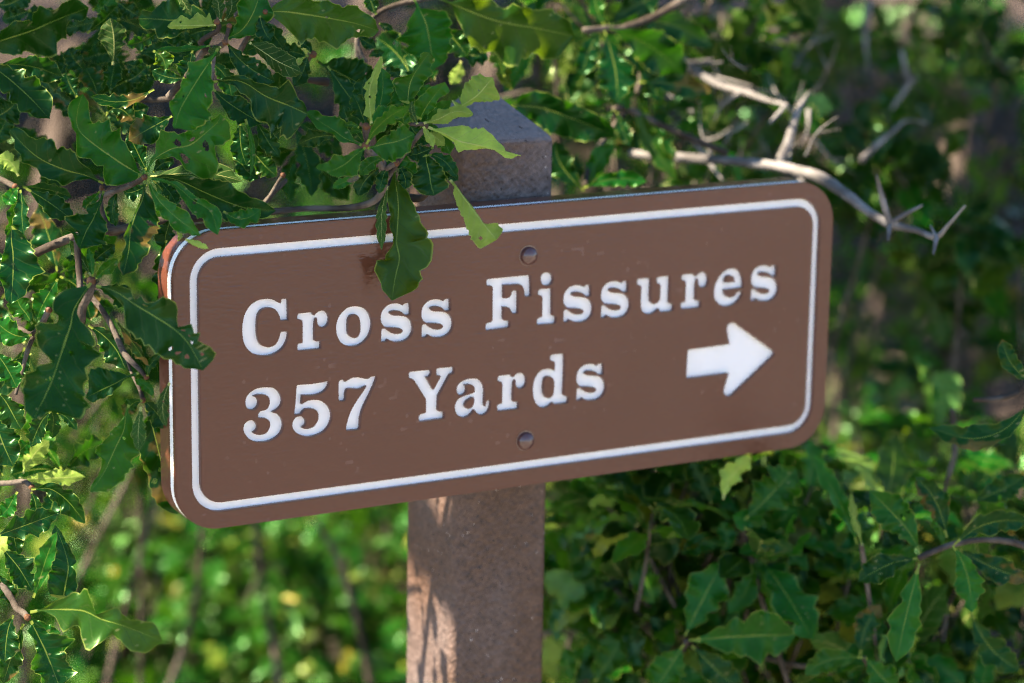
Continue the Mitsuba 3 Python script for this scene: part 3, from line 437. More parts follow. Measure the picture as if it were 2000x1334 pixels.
('m',[-271,236,256,-264,233,258,-259,232,262,-257,232,269],[-37,-93,8],9.1,0.15),
('d',[-314,260,255,-322,264,252,-329,267,249,-335,270,247],[-43,-90,6],7.4,0.15),
('g',[-339,275,259,-330,271,259,-322,267,263,-313,263,269],[-43,-90,5],10.3,0.15),
('d',[-257,207,217,-251,202,214,-246,198,209,-242,194,202],[-47,-85,24],9.4,0.15),
('d',[-260,193,203,-255,191,205,-250,189,209,-244,187,215],[-40,-91,9],7.3,0.15),
('d',[-296,242,223,-294,240,218,-295,239,212,-298,238,205],[-32,-92,22],7.4,0.15),
('d',[-276,175,189,-270,170,185,-262,165,183,-253,161,186],[-49,-86,16],7.3,0.15),
('d',[-360,218,176,-353,216,180,-348,214,184,-345,213,188],[-39,-92,8],12.1,0.15),
('d',[-358,234,149,-354,233,157,-349,233,166,-345,233,175],[-31,-94,14],9.4,0.15),
('d',[-287,167,181,-281,165,186,-275,161,185,-268,155,177],[-49,-85,17],8.8,0.15),
('g',[-235,193,255,-229,187,246,-222,182,240,-215,177,237],[-49,-85,21],9.0,0.15),
('d',[-217,168,244,-211,164,241,-207,160,236,-206,158,231],[-48,-85,22],8.1,0.15),
('d',[-209,156,261,-213,160,266,-217,163,272,-220,166,279],[-47,-85,23],6.9,0.15),
('d',[-275,112,133,-281,114,129,-287,117,127,-291,120,128],[-46,-88,14],6.7,0.15),
('d',[-266,121,141,-260,119,147,-255,117,149,-251,114,148],[-45,-88,12],6.0,0.15),
('d',[-215,126,224,-208,120,217,-204,116,208,-203,112,197],[-44,-86,25],8.0,0.15),
('d',[-206,138,247,-210,141,247,-216,144,246,-224,147,243],[-46,-88,9],7.2,0.15),
('d',[-162,127,250,-171,128,238,-178,131,232,-186,135,230],[-40,-91,11],6.1,0.15),
('m',[-44,112,269,-38,104,252,-36,100,238,-36,96,226,-36,93,213],[-62,-76,17],[[21,6.1,27,11.3,33,19.4,41,20.8,55,20.6,68,16.9,75,18.4,91,10.8],[14,2.4,19,7.3,25,13.9,46,19.9,51,26.2,62,16.4,64,25.8,77,15.1,95,8.5]],0.12),
('o',[-15,131,268,5,124,259,34,114,248,64,105,242,96,95,235],[-34,-93,-12],[[17,7.5,26,13.3,37,14.7,44,12.2,50,10.7,54,17.4,65,17.6,67,13.7,75,17.9,82,18.2,83,14.2,92,14.7,98,4.8],[18,7.9,27,17.6,35,26.5,46,29.5,50,27.0,56,32.1,66,35.2,68,20.4,71,31.1,75,19.4,83,25.2,92,23.9]],0.06),
('d',[65,144,173,91,135,170,115,125,161,136,117,152,150,112,145],[-37,-92,-9],[[5,5.0,8,11.1,22,13.5,33,14.1,51,12.7,67,12.0,83,11.0,92,7.7],[9,6.6,16,10.2,35,16.7,50,18.4,70,16.2,87,8.0,96,2.1]],0.12),
('d',[-72,124,256,-73,126,260,-74,128,265,-76,131,272],[-48,-85,22],6.2,0.15),
('d',[-86,128,239,-84,126,237,-80,123,234,-74,119,230],[-51,-84,17],5.4,0.15),
('d',[-84,111,224,-81,110,226,-77,108,227,-73,106,228],[-45,-89,11],3.3,0.15),
('d',[-70,122,249,-67,119,247,-64,117,246,-61,115,245],[-51,-85,14],2.9,0.15),
('d',[-5,141,239,3,136,234,8,131,227,13,126,218],[-52,-83,18],11.0,0.15),
('d',[13,138,221,21,133,218,27,130,218,32,128,222],[-49,-87,12],8.5,0.15),
('y',[22,154,211,19,153,202,15,154,195,13,154,192],[43,88,-20],5.6,0.15),
('o',[62,151,196,60,156,208,57,159,216,53,162,219],[-51,-83,20],7.3,0.15),
('m',[105,180,217,96,181,202,87,182,189,80,183,178],[-44,-88,20],6.6,0.15),
('o',[76,163,183,73,167,190,71,170,198,69,173,206],[-51,-83,21],6.5,0.15),
('g',[-135,12,184,-137,15,192,-139,18,200,-142,22,209],[-31,-90,30],7.9,0.15),
('m',[-143,-7,187,-137,-9,192,-129,-12,196,-121,-17,197],[-52,-73,44],8.2,0.15),
('m',[-106,-4,187,-107,-1,196,-110,3,204,-113,7,211],[-32,-90,29],8.7,0.15),
('m',[-97,3,187,-92,2,197,-88,3,206,-86,4,215],[-56,-79,26],8.8,0.15),
('m',[-93,0,184,-87,-2,189,-80,-4,195,-73,-7,203],[-33,-94,4],6.8,0.15),
('d',[-128,26,166,-133,32,175,-138,37,185,-141,42,197],[-60,-79,14],8.0,0.15),
('m',[-135,7,167,-126,1,164,-118,-4,161,-109,-10,158],[-55,-84,1],8.7,0.15),
('m',[-115,4,156,-108,0,153,-103,-4,149,-100,-7,143],[-39,-86,34],6.8,0.15),
('d',[-138,9,168,-142,10,162,-143,9,156,-142,6,148],[-57,-79,23],6.7,0.15),
('m',[-94,-2,178,-86,-6,177,-80,-11,172,-77,-15,163],[-50,-84,19],7.8,0.15),
('d',[-106,-4,186,-104,-7,181,-100,-10,177,-95,-14,172],[-61,-79,8],6.7,0.15),
('d',[-116,15,149,-122,18,147,-127,20,143,-131,20,137],[-44,-88,16],6.7,0.15),
('d',[-284,50,101,-287,48,88,-288,45,75,-286,40,59],[-59,-78,22],9.2,0.15),
('d',[-295,50,34,-292,45,22,-290,41,9,-290,37,-5],[-20,-94,29],8.7,0.15),
('d',[-284,52,65,-288,51,52,-289,48,40,-288,45,31],[-51,-83,22],7.5,0.15),
('d',[-174,279,208,-161,267,205,-148,256,206,-134,244,209],[-65,-75,12],8.7,0.15),
('d',[-200,220,213,-197,213,201,-199,206,185,-204,200,166],[-59,-72,37],9.6,0.15),
('d',[-193,244,212,-206,244,211,-220,243,208,-234,241,203],[7,-100,-3],10.2,0.15),
('d',[-187,254,214,-181,270,227,-180,286,238,-184,304,246],[-69,-36,62],8.7,0.15),
('g',[-203,209,219,-195,214,232,-185,217,243,-171,219,254],[-54,-53,66],10.8,0.15),
('m',[-168,272,233,-182,273,232,-198,275,231,-215,276,231],[-9,-99,12],11.4,0.15),
('d',[-182,235,239,-186,250,251,-189,264,262,-193,277,273],[-5,-63,77],12.7,0.15),
('d',[-176,244,238,-170,242,251,-166,241,264,-165,242,277],[-15,-99,0],11.0,0.15),
('g',[-182,224,238,-168,214,242,-153,203,244,-137,191,243],[-48,-72,-50],16.8,0.15),
('d',[-253,250,249,-262,261,243,-273,274,239,-284,289,236],[-80,-56,22],8.3,0.15),
('d',[-220,335,242,-222,339,254,-226,345,265,-231,351,277],[-41,-87,27],9.5,0.15),
('d',[-229,300,245,-219,293,251,-210,287,258,-203,283,268],[-14,-86,-50],10.0,0.15),
('g',[-238,276,245,-224,266,240,-211,256,231,-200,245,217],[-64,-77,0],13.8,0.15),
('d',[-239,284,243,-247,284,227,-257,283,207,-268,282,185],[-52,-81,29],12.9,0.15),
('d',[-307,258,214,-305,273,227,-302,287,241,-297,301,256],[-28,-63,72],11.4,0.15),
('m',[-282,323,204,-264,322,206,-245,321,209,-226,320,212],[-8,-98,16],11.2,0.15),
('d',[-298,280,207,-289,277,193,-279,272,177,-266,267,159],[22,-90,39],14.9,0.15),
('d',[-206,247,244,-193,257,256,-181,267,268,-169,279,282],[22,-84,49],10.1,0.15),
('d',[-201,256,240,-195,247,232,-186,236,226,-174,223,223],[-53,-69,50],8.5,0.15),
('g',[-193,285,235,-201,281,218,-209,277,199,-219,272,176],[-74,-52,43],16.7,0.15),
('g',[-191,296,237,-206,298,239,-222,300,239,-240,301,235],[-11,-98,-15],11.4,0.15),
('d',[-205,325,208,-221,326,198,-234,325,184,-244,320,165],[-1,-99,13],14.0,0.15),
('d',[-232,258,218,-242,262,218,-254,266,216,-268,270,213],[-33,-94,12],8.4,0.15),
('g',[-209,313,213,-209,333,230,-213,353,244,-221,375,255],[-4,-56,83],16.0,0.15),
('m',[-204,322,213,-199,318,226,-194,314,240,-189,310,253],[-21,-96,-20],9.4,0.15),
('g',[-237,230,221,-224,221,222,-211,210,222,-197,198,220],[-57,-72,38],10.6,0.15),
('d',[-309,266,213,-303,268,228,-297,270,242,-293,272,256],[-4,-99,15],12.5,0.15),
('d',[-298,293,208,-282,291,209,-267,288,209,-250,285,210],[-16,-98,13],8.9,0.15),
('d',[-301,284,207,-299,274,197,-294,262,188,-286,246,179],[-91,-41,6],8.4,0.15),
('m',[-300,295,205,-299,289,194,-302,286,180,-309,283,165],[-52,-78,35],8.7,0.15),
('d',[-324,296,159,-313,296,150,-301,296,139,-286,296,127],[31,-87,37],12.0,0.15),
('g',[-331,284,160,-336,287,148,-342,290,133,-348,292,117],[-38,-93,-1],9.5,0.15),
('d',[-334,278,164,-345,296,161,-356,315,162,-367,336,166],[-57,-35,74],15.3,0.15),
('d',[-323,308,161,-330,320,174,-338,331,186,-346,342,198],[-26,-80,54],12.7,0.15),
('g',[-330,280,165,-321,292,181,-310,301,195,-295,308,207],[18,-89,43],10.2,0.15),
('d',[-281,324,131,-268,318,122,-251,312,116,-233,306,111],[-2,-76,64],13.6,0.15),
('d',[-314,238,143,-312,235,130,-313,234,114,-319,235,95],[27,-96,3],10.3,0.15),
('d',[-310,255,143,-319,267,143,-328,280,139,-337,293,128],[-73,-62,-28],10.0,0.15),
('g',[-268,217,170,-278,215,161,-288,212,151,-298,207,140],[32,-95,-1],9.9,0.15),
('d',[-265,226,171,-275,240,179,-288,255,182,-303,269,181],[-60,-64,48],10.8,0.15),
('g',[-242,278,165,-240,285,179,-234,289,193,-224,291,206],[30,-94,15],12.7,0.15),
('g',[-247,297,176,-238,297,189,-234,299,201,-234,304,213],[-52,-79,32],9.6,0.15),
('d',[-273,223,186,-261,221,194,-249,219,200,-237,217,206],[-14,-99,-5],9.8,0.15),
('g',[-273,222,183,-265,212,175,-256,200,168,-245,187,161],[-74,-67,11],7.9,0.15),
('d',[-245,306,170,-246,310,151,-250,316,132,-258,324,111],[-65,-76,-9],10.8,0.15),
('g',[-103,214,158,-90,208,153,-79,201,144,-69,194,128],[-41,-90,14],11.2,0.15),
('d',[-131,155,166,-127,146,150,-126,136,131,-127,128,111],[-19,-88,43],10.5,0.15),
('d',[-126,172,164,-136,187,152,-146,203,137,-156,219,118],[-84,-54,-2],11.8,0.15),
('g',[-134,156,170,-141,172,170,-146,188,173,-151,206,178],[-94,-33,10],8.3,0.15),
('d',[-127,167,169,-134,167,182,-138,166,196,-139,163,211],[-34,-92,-17],9.1,0.15),
('d',[-119,160,147,-103,167,150,-86,175,154,-70,183,161],[-1,-50,86],9.6,0.15),
('d',[-107,186,139,-97,184,127,-84,182,113,-70,178,96],[-6,-99,13],12.1,0.15),
('g',[-116,174,141,-124,174,131,-129,170,117,-130,162,100],[22,-96,19],8.8,0.15),
('g',[-118,175,143,-134,179,139,-151,184,136,-169,190,135],[-20,-89,-42],14.8,0.15),
('d',[-315,192,31,-307,197,42,-302,205,53,-299,213,65],[6,-85,52],9.9,0.15),
('d',[-300,230,20,-286,234,14,-271,239,11,-254,244,8],[36,-87,33],9.8,0.15),
('g',[-310,206,23,-307,196,10,-307,186,-7,-310,176,-28],[-9,-85,52],12.4,0.15),
('g',[-344,248,31,-334,259,43,-323,270,54,-313,280,65],[3,-73,68],11.2,0.15),
('d',[-353,217,36,-335,218,39,-316,217,38,-296,215,33],[-4,-100,-6],10.0,0.15),
('d',[-332,283,19,-321,281,9,-309,279,-5,-297,276,-23],[-17,-99,3],12.6,0.15),
('d',[-331,296,16,-339,293,6,-346,287,-8,-352,278,-26],[-19,-87,46],10.7,0.15),
('g',[-315,203,47,-308,191,43,-303,179,33,-303,166,17],[5,-62,79],11.4,0.15),
('g',[-301,251,36,-310,250,28,-317,246,16,-322,240,1],[-42,-76,49],8.1,0.15),
('d',[-295,272,34,-302,289,30,-309,306,25,-317,326,19],[-93,-38,1],7.1,0.15),
('d',[-313,215,49,-315,220,67,-318,226,84,-322,233,101],[-81,-59,7],14.0,0.15),
('m',[-316,198,51,-300,199,59,-283,201,67,-266,203,76],[4,-99,11],10.4,0.15),
('d',[-333,158,-105,-339,154,-115,-345,150,-128,-350,145,-141],[-48,-74,47],9.7,0.15),
('d',[-324,191,-112,-336,192,-108,-349,193,-108,-364,193,-110],[1,-63,77],12.1,0.15),
('m',[-331,164,-102,-337,176,-88,-342,188,-74,-346,200,-59],[-41,-76,50],10.4,0.15),
('d',[-327,167,-104,-315,174,-97,-302,180,-92,-287,184,-91],[40,-91,-6],12.4,0.15),
('d',[-320,268,-23,-306,270,-23,-292,272,-25,-276,274,-29],[16,-97,17],10.0,0.15),
('g',[-320,274,-27,-317,272,-45,-313,268,-64,-308,265,-86],[-77,-63,-5],11.9,0.15),
('d',[-356,173,-1,-361,176,-14,-369,180,-28,-379,186,-42],[-64,-76,13],9.3,0.15),
('g',[-326,262,-19,-333,280,-8,-343,298,-1,-356,317,1],[-68,-55,48],12.1,0.15),
('d',[-359,236,-117,-364,235,-128,-371,235,-140,-379,236,-155],[19,-98,-9],11.1,0.15),
('g',[-380,173,-95,-392,180,-93,-402,187,-89,-411,194,-84],[-13,-60,79],9.9,0.15),
('g',[-377,176,-95,-377,182,-81,-374,186,-67,-367,188,-53],[-77,-55,34],13.5,0.15),
('m',[-342,277,-126,-330,272,-122,-318,268,-118,-306,263,-115],[-42,-54,73],11.5,0.15),
('g',[-37,137,183,-24,147,192,-11,156,199,5,162,203],[-19,-41,89],8.7,0.15),
('d',[-44,120,183,-32,117,179,-19,113,174,-4,109,170],[-32,-93,-18],9.6,0.15),
('d',[-58,97,185,-49,100,170,-40,103,154,-28,107,136],[-23,-92,-32],8.4,0.15),
('g',[-49,120,181,-54,121,171,-63,122,159,-73,124,145],[7,-99,-15],10.2,0.15),
('m',[-51,91,197,-41,94,183,-33,98,165,-29,105,143],[-76,-49,-44],11.9,0.15),
('g',[-36,127,193,-49,132,181,-65,140,173,-82,150,169],[-20,-89,-42],13.5,0.15),
('d',[-30,137,195,-29,155,209,-31,174,220,-37,194,229],[-97,-20,13],16.4,0.15),
('d',[-44,106,200,-40,116,210,-33,124,221,-23,131,231],[-67,-29,68],10.7,0.15)]
OAK_RIGHT = [
('d',[194,203,229,230,203,233,266,200,225,302,196,206],[-7,-100,1],12.8,0.15),
('d',[185,185,229,214,185,218,241,185,203,266,186,183],[-16,-93,-32],18.8,0.15),
('d',[176,178,228,179,172,212,181,165,191,180,159,166],[-53,-82,21],17.4,0.15),
('m',[192,205,229,188,209,240,187,214,253,188,217,268],[-53,-82,21],9.9,0.15),
('d',[210,229,227,224,224,237,238,218,246,254,211,253],[-45,-88,15],13.7,0.15),
('d',[190,205,227,181,206,214,175,206,200,171,205,185],[-47,-86,22],10.4,0.15),
('d',[225,196,179,244,185,178,262,175,175,280,163,172],[-50,-86,12],10.5,0.15),
('d',[229,211,199,236,204,188,241,198,175,245,192,160],[-55,-81,18],13.7,0.15),
('d',[137,141,95,126,151,109,120,158,122,119,162,137],[-52,-83,20],11.9,0.15),
('m',[151,157,95,155,158,109,163,157,121,174,154,132],[-47,-85,22],8.9,0.15),
('m',[122,117,103,137,109,109,153,101,111,169,91,109],[-48,-86,17],7.0,0.15),
('d',[151,176,122,147,176,113,145,174,104,145,172,95],[-49,-84,23],10.3,0.15),
('o',[227,203,164,228,197,144,236,186,120,251,171,92],[-54,-82,19],9.6,0.15),
('d',[194,184,155,196,180,146,198,176,136,202,172,126],[-54,-82,20],6.3,0.15),
('d',[192,185,157,186,187,151,182,187,144,181,186,136],[-48,-85,22],5.9,0.15),
('d',[247,221,142,255,213,128,259,206,111,259,202,93],[-54,-82,20],11.6,0.15),
('m',[207,211,196,210,206,185,212,201,171,213,196,154],[-53,-82,21],9.1,0.15)]
OAK_LOW = [
('m',[294,-147,-172,287,-139,-155,276,-128,-139,262,-116,-122],[-53,-83,18],15.1,0.15),
('g',[320,-147,-162,318,-141,-144,312,-134,-127,302,-124,-113],[-57,-81,17],11.0,0.15),
('g',[285,-154,-173,269,-146,-176,254,-140,-183,241,-134,-192],[-52,-70,49],11.0,0.15),
('m',[280,-163,-174,273,-165,-194,265,-167,-220,256,-170,-252],[-61,-75,26],12.9,0.15),
('m',[311,-166,-162,317,-173,-176,320,-179,-194,319,-185,-215],[-60,-78,18],11.7,0.15),
('d',[306,-174,-158,323,-180,-145,341,-188,-139,361,-200,-139],[-43,-90,1],10.2,0.15),
('m',[322,-140,-173,322,-137,-162,320,-133,-152,317,-129,-144],[-59,-79,18],5.1,0.15),
('d',[333,-146,-173,349,-158,-184,365,-169,-192,382,-180,-197],[-48,-85,23],10.6,0.15),
('g',[359,-196,-38,338,-190,-61,313,-178,-69,285,-160,-61],[-50,-74,45],10.9,0.15),
('d',[360,-192,-24,352,-185,-16,346,-179,-5,343,-174,9],[-59,-79,14],7.4,0.15),
('m',[163,-5,-271,190,-20,-268,216,-34,-266,243,-49,-265],[-48,-86,17],21.7,0.15),
('m',[171,13,-274,183,12,-251,194,11,-231,205,10,-212],[-56,-79,27],18.5,0.15),
('m',[164,4,-278,157,5,-289,148,6,-302,139,8,-315],[-55,-78,28],15.3,0.15),
('d',[175,8,-282,186,-2,-296,198,-11,-309,209,-21,-319],[-45,-86,26],13.2,0.15),
('m',[225,8,-176,238,4,-164,252,0,-149,268,-4,-132],[-54,-79,30],20.2,0.15),
('d',[219,-1,-180,230,-9,-185,241,-17,-191,253,-25,-199],[-61,-79,-7],12.6,0.15),
('y',[200,5,-154,205,6,-140,213,4,-129,225,0,-118],[2,99,12],11.4,0.15),
('m',[284,-74,-183,278,-65,-160,270,-54,-137,259,-41,-113],[-8,-91,40],8.5,0.15),
('y',[282,-84,-181,279,-77,-162,278,-73,-147,278,-70,-137],[-8,95,-31],4.5,0.15),
('m',[279,-96,-276,262,-86,-277,247,-79,-282,234,-75,-292],[-50,-79,36],9.9,0.15),
('m',[281,-97,-276,287,-103,-286,294,-109,-295,301,-115,-303],[-49,-85,21],12.9,0.15),
('d',[295,-71,-285,298,-69,-270,304,-69,-256,314,-71,-242],[-60,-75,28],10.9,0.15),
('m',[311,5,-274,319,1,-271,329,-4,-267,344,-11,-264],[-49,-80,34],10.4,0.15),
('m',[227,44,-216,231,43,-207,232,46,-199,228,50,-190],[-54,-81,22],8.9,0.15),
('d',[234,73,-181,230,78,-167,226,84,-155,222,89,-144],[-51,-83,21],11.3,0.15),
('m',[242,58,-218,232,65,-214,221,71,-215,206,77,-223],[-48,-82,31],9.9,0.15),
('d',[363,-133,-239,368,-141,-256,378,-150,-272,393,-162,-285],[-53,-83,18],12.9,0.15),
('d',[264,40,-239,279,31,-241,294,21,-247,309,10,-256],[-46,-85,27],12.6,0.15),
('m',[173,153,-230,163,156,-239,157,157,-249,156,154,-259],[-52,-81,25],9.2,0.15),
('m',[182,151,-216,192,143,-227,203,136,-230,214,131,-225],[-46,-84,28],10.1,0.15),
('m',[112,100,-336,111,104,-326,110,107,-316,110,110,-306],[-47,-85,23],7.7,0.15),
('m',[128,91,-336,138,89,-322,146,88,-310,152,88,-298],[-54,-80,27],13.5,0.15),
('d',[184,98,-283,192,91,-290,196,86,-302,196,81,-318],[-48,-85,22],11.4,0.15),
('d',[373,-114,-147,385,-120,-141,399,-126,-134,414,-132,-125],[-51,-79,34],10.8,0.15)]
TWIGS = [[(-399,172,52,3.4),(-357,150,77,3.0),(-325,132,93,2.8),(-295,113,100,2.8),(-264,93,108,2.6),(-231,71,111,2.2),(-194,47,117,2.0),(-175,33,120,2.0),(-156,18,121,2.0),(-142,6,124,2.2),(-133,-2,130,2.3),(-129,-6,141,2.5),(-130,-7,152,2.7),(-132,-8,161,2.3)],[(-291,123,98,2.8),(-299,123,97,4.4),(-305,123,102,3.4),(-308,123,112,2.0),(-309,122,124,1.6),(-309,119,132,1.4)],[(-314,109,127,1.8),(-307,95,133,1.8),(-300,81,139,1.7),(-294,67,147,1.7)],[(-340,92,98,2.1),(-343,78,65,2.1),(-347,67,40,2.9),(-347,63,52,2.9),(-344,57,63,3.1),(-343,53,74,2.9)],[(-336,92,62,1.6),(-326,77,45,1.8),(-321,66,31,1.9),(-317,55,15,1.9),(-310,44,5,1.5),(-307,36,0,1.4)],[(-312,66,12,1.2),(-312,54,-1,1.0),(-310,43,-11,1.2),(-311,34,-17,1.5)],[(-431,93,-138,3.1),(-417,74,-154,2.5),(-410,60,-166,2.1),(-409,50,-172,2.1),(-406,41,-174,2.1),(-406,34,-175,1.9)],[(-388,201,140,2.8),(-371,178,134,2.0),(-364,161,130,1.8)],[(-250,127,198,2.4),(-235,110,223,1.8),(-232,97,236,2.0),(-227,81,241,2.0),(-227,68,246,1.7)],[(-232,92,238,2.0),(-238,91,243,1.8),(-236,85,248,1.6),(-228,77,255,1.6),(-231,74,261,1.6)],[(-227,68,246,1.2),(-225,68,253,1.2),(-223,69,258,1.4)],[(-194,116,233,2.0),(-191,103,248,1.4),(-191,90,258,1.6),(-190,76,267,1.4)],[(-234,71,243,1.6),(-236,69,232,1.2),(-239,67,217,1.2),(-239,65,212,1.2)],[(-131,-10,154,1.9),(-137,-9,163,1.9),(-143,-7,170,2.3),(-146,-9,173,2.1)],[(-141,0,171,1.6),(-142,-3,181,1.4),(-144,-6,187,2.1)],[(-130,-11,154,1.7),(-126,-13,157,2.1),(-123,-14,159,2.1)],[(-126,-4,145,1.8),(-114,-11,165,1.6),(-105,-18,180,1.6),(-102,-24,188,1.5),(-115,-22,189,1.2)],[(-98,11,126,2.8),(-95,-2,128,2.2),(-95,-12,134,1.6),(-96,-19,149,1.2),(-101,-24,164,1.2)],[(-119,114,205,2.9),(-141,116,210,1.6),(-138,107,228,2.0),(-140,97,230,2.2)],[(-79,141,212,1.9),(-79,145,229,1.7),(-75,146,240,1.9),(-61,142,255,1.7),(-47,136,262,1.7),(-35,130,265,2.1),(-19,122,269,1.9)],[(-79,145,229,1.5),(-76,141,220,1.5),(-73,138,216,1.2)],[(-164,96,132,1.6),(-177,100,118,1.8),(-187,103,106,2.0)],[(-181,91,120,1.4),(-173,90,133,1.2),(-170,89,137,1.4)],[(-399,153,23,2.0),(-376,134,25,1.8),(-367,123,21,1.8),(-361,116,30,2.0),(-357,110,42,2.0)],[(-359,120,29,1.6),(-368,122,15,1.4),(-378,120,-12,1.2),(-382,119,-24,1.2)],[(-398,154,-103,2.0),(-382,138,-100,1.8),(-374,127,-97,1.8),(-372,117,-99,1.6)],[(-258,188,188,1.8),(-228,171,190,1.8),(-224,169,191,1.6)]]
DEADB = [[(253,255,104,4.7),(281,219,104,4.7),(304,187,105,4.6),(334,149,104,5.5),(342,125,103,5.9),(350,100,101,6.4),(351,78,97,5.9),(352,56,91,4.9),(359,29,78,3.8),(363,5,72,3.7),(372,-20,70,2.8),(375,-43,68,2.6),(375,-59,81,1.9),(378,-76,100,1.9)],[(346,155,101,3.7),(358,160,111,4.6),(370,166,129,4.4),(381,173,146,4.2),(396,178,163,3.3)],[(352,-9,75,3.1),(343,-11,93,2.6),(335,-13,111,2.4),(328,-19,120,2.4)],[(353,-9,76,2.2),(365,-14,84,2.2),(378,-19,91,2.0)],[(352,-9,75,2.4),(337,-27,65,2.0)],[(367,-54,70,2.2),(351,-71,60,1.9)],[(367,-54,70,1.9),(376,-34,76,1.7)],[(345,343,190,4.9),(350,313,176,4.1),(362,279,160,3.6),(372,249,156,3.4),(380,219,151,3.1),(383,194,150,2.8)],[(383,194,150,2.6),(370,188,143,2.8),(357,182,136,2.3)],[(366,241,158,2.1),(354,255,144,2.2),(351,265,128,2.2)],[(316,245,112,2.8),(321,231,101,2.8),(321,221,93,3.1),(325,208,82,2.8)],[(499,230,86,3.4),(528,246,97,3.5),(559,260,107,2.8),(586,276,113,2.0),(619,285,108,1.8)],[(666,392,166,3.2),(668,384,140,3.2),(671,381,135,2.9),(650,385,106,2.6),(677,379,140,2.4)],[(704,499,207,4.4),(696,495,175,4.4),(694,485,132,2.7)],[(425,418,101,1.3),(423,445,78,1.1),(430,466,49,0.6)],[(408,423,82,0.9),(423,429,59,0.5)],[(535,488,84,2.6),(517,486,75,2.1),(502,480,60,1.2)],[(521,493,73,1.8),(542,519,52,0.9)],[(313,302,95,1.7),(337,321,112,1.4),(368,333,123,0.8)],[(325,302,116,1.2),(324,266,111,0.6)],[(364,290,181,2.2),(339,297,180,1.8),(315,305,188,1.0)],[(381,253,126,1.2),(357,244,119,1.0),(331,238,120,0.5)],[(366,258,116,0.9),(350,249,104,0.4)],[(483,411,95,1.6),(483,373,84,1.3),(470,340,65,0.7)],[(500,398,80,1.2),(507,416,54,0.6)],[(497,475,139,2.1),(466,443,114,1.7),(451,403,90,0.9)],[(411,365,67,1.4),(444,357,71,1.1),(477,351,81,0.6)],[(440,350,72,1.0),(437,341,103,0.5)],[(363,314,101,2.3),(374,297,105,1.8),(384,283,117,1.0)],[(319,212,98,1.5),(316,232,122,1.2),(324,248,150,0.7)],[(451,253,134,2.4),(440,238,118,1.9),(423,226,103,1.1)],[(448,250,116,1.7),(455,253,98,0.9)],[(484,434,78,1.4),(474,449,53,1.1),(477,456,23,0.6)],[(359,313,129,1.7),(350,329,138,1.3),(338,346,143,0.8)],[(345,323,139,1.2),(351,352,149,0.6)],[(505,316,93,1.7),(527,315,72,1.3),(554,313,57,0.8)],[(519,304,75,1.2),(530,281,77,0.6)],[(498,497,49,2.2),(501,528,37,1.8),(504,559,23,1.0)],[(484,503,42,1.5),(462,469,33,0.8)],[(527,354,132,2.3),(524,324,162,1.8),(515,298,193,1.0)],[(543,351,158,1.6),(537,363,182,0.8)],[(435,255,131,1.7),(409,246,151,1.4),(377,238,160,0.8)],[(423,266,148,1.2),(439,306,161,0.6)],[(541,447,156,2.0),(534,484,144,1.6),(527,526,148,0.9)],[(419,225,77,1.8),(412,199,73,1.4),(402,175,66,0.8)],[(338,234,187,1.2),(321,246,183,1.0),(305,256,174,0.5)],[(320,244,184,0.8),(300,227,169,0.4)],[(453,276,126,2.2),(442,256,145,1.8),(431,236,164,1.0)],[(367,138,112,1.2),(367,122,135,1.0),(374,102,152,0.5)],[(378,137,132,0.8),(388,116,138,0.4)],[(363,158,104,1.2),(376,174,113,1.0),(388,189,123,0.5)],[(366,160,116,0.8),(365,145,126,0.4)],[(381,316,105,1.4),(372,328,112,1.1),(361,340,116,0.6)],[(394,332,169,1.7),(415,342,145,1.4),(428,356,118,0.8)],[(401,322,148,1.2),(397,331,127,0.6)],[(457,312,141,1.6),(473,313,144,1.3),(486,316,151,0.7)],[(360,325,166,2.3),(369,283,165,1.8),(377,242,162,1.0)],[(386,309,161,1.6),(404,313,134,0.8)],[(326,179,187,1.2),(298,160,198,1.0),(273,139,212,0.5)],[(317,187,194,0.8),(295,158,211,0.4)],[(538,404,149,2.1),(569,421,172,1.7),(609,429,182,0.9)],[(555,401,174,1.4),(582,415,195,0.7)],[(524,358,163,1.5),(498,343,139,1.2),(480,323,114,0.7)],[(510,359,137,1.1),(496,371,117,0.5)]]
OAK_RIGHT_TW = [[(308,187,276,4.1),(250,196,241,3.6),(208,201,226,3.6),(188,197,227,3.1),(165,195,227,2.9)],[(309,178,112,3.2),(254,196,136,3.2),(216,202,154,3.2),(198,194,156,2.9)],[(218,205,154,2.1),(168,178,120,2.0),(138,142,100,2.2)],[(273,232,237,2.3),(253,232,196,2.1),(243,229,164,2.1)]]
OAK_LOW_TW = [[(422,-177,-190,3.8),(384,-162,-172,2.8),(352,-155,-166,2.3),(325,-151,-167,2.5),(305,-153,-169,2.5),(286,-155,-172,2.5)],[(159,21,-358,3.1),(167,19,-302,2.6),(172,11,-278,2.6)],[(283,-3,-362,2.7),(249,18,-245,2.2),(229,16,-183,2.2)],[(347,-95,-351,2.6),(311,-81,-307,2.4),(291,-81,-283,2.4)],[(326,-62,-316,1.8),(312,-59,-245,1.8),(299,-60,-189,2.0)],[(391,-185,-18,1.9),(367,-186,-32,1.9),(357,-195,-38,1.6)],[(330,4,-324,2.0),(299,22,-325,2.0),(268,41,-317,2.0)],[(458,24,-108,3.0),(457,16,-144,2.5),(445,13,-180,2.3),(436,10,-212,2.1)],[(381,-97,-63,1.9),(400,-107,-62,2.2),(415,-114,-57,2.2)]]
OAK_RIGHT_BL = [(0.38,0.434,0.163,0.16,0.16,0.12,18),(0.321,0.44,0.058,0.14,0.16,0.08,8),(0.486,0.528,0.072,0.12,0.15,0.12,5),(0.31,0.384,0.27,0.2,0.2,0.1,10)]
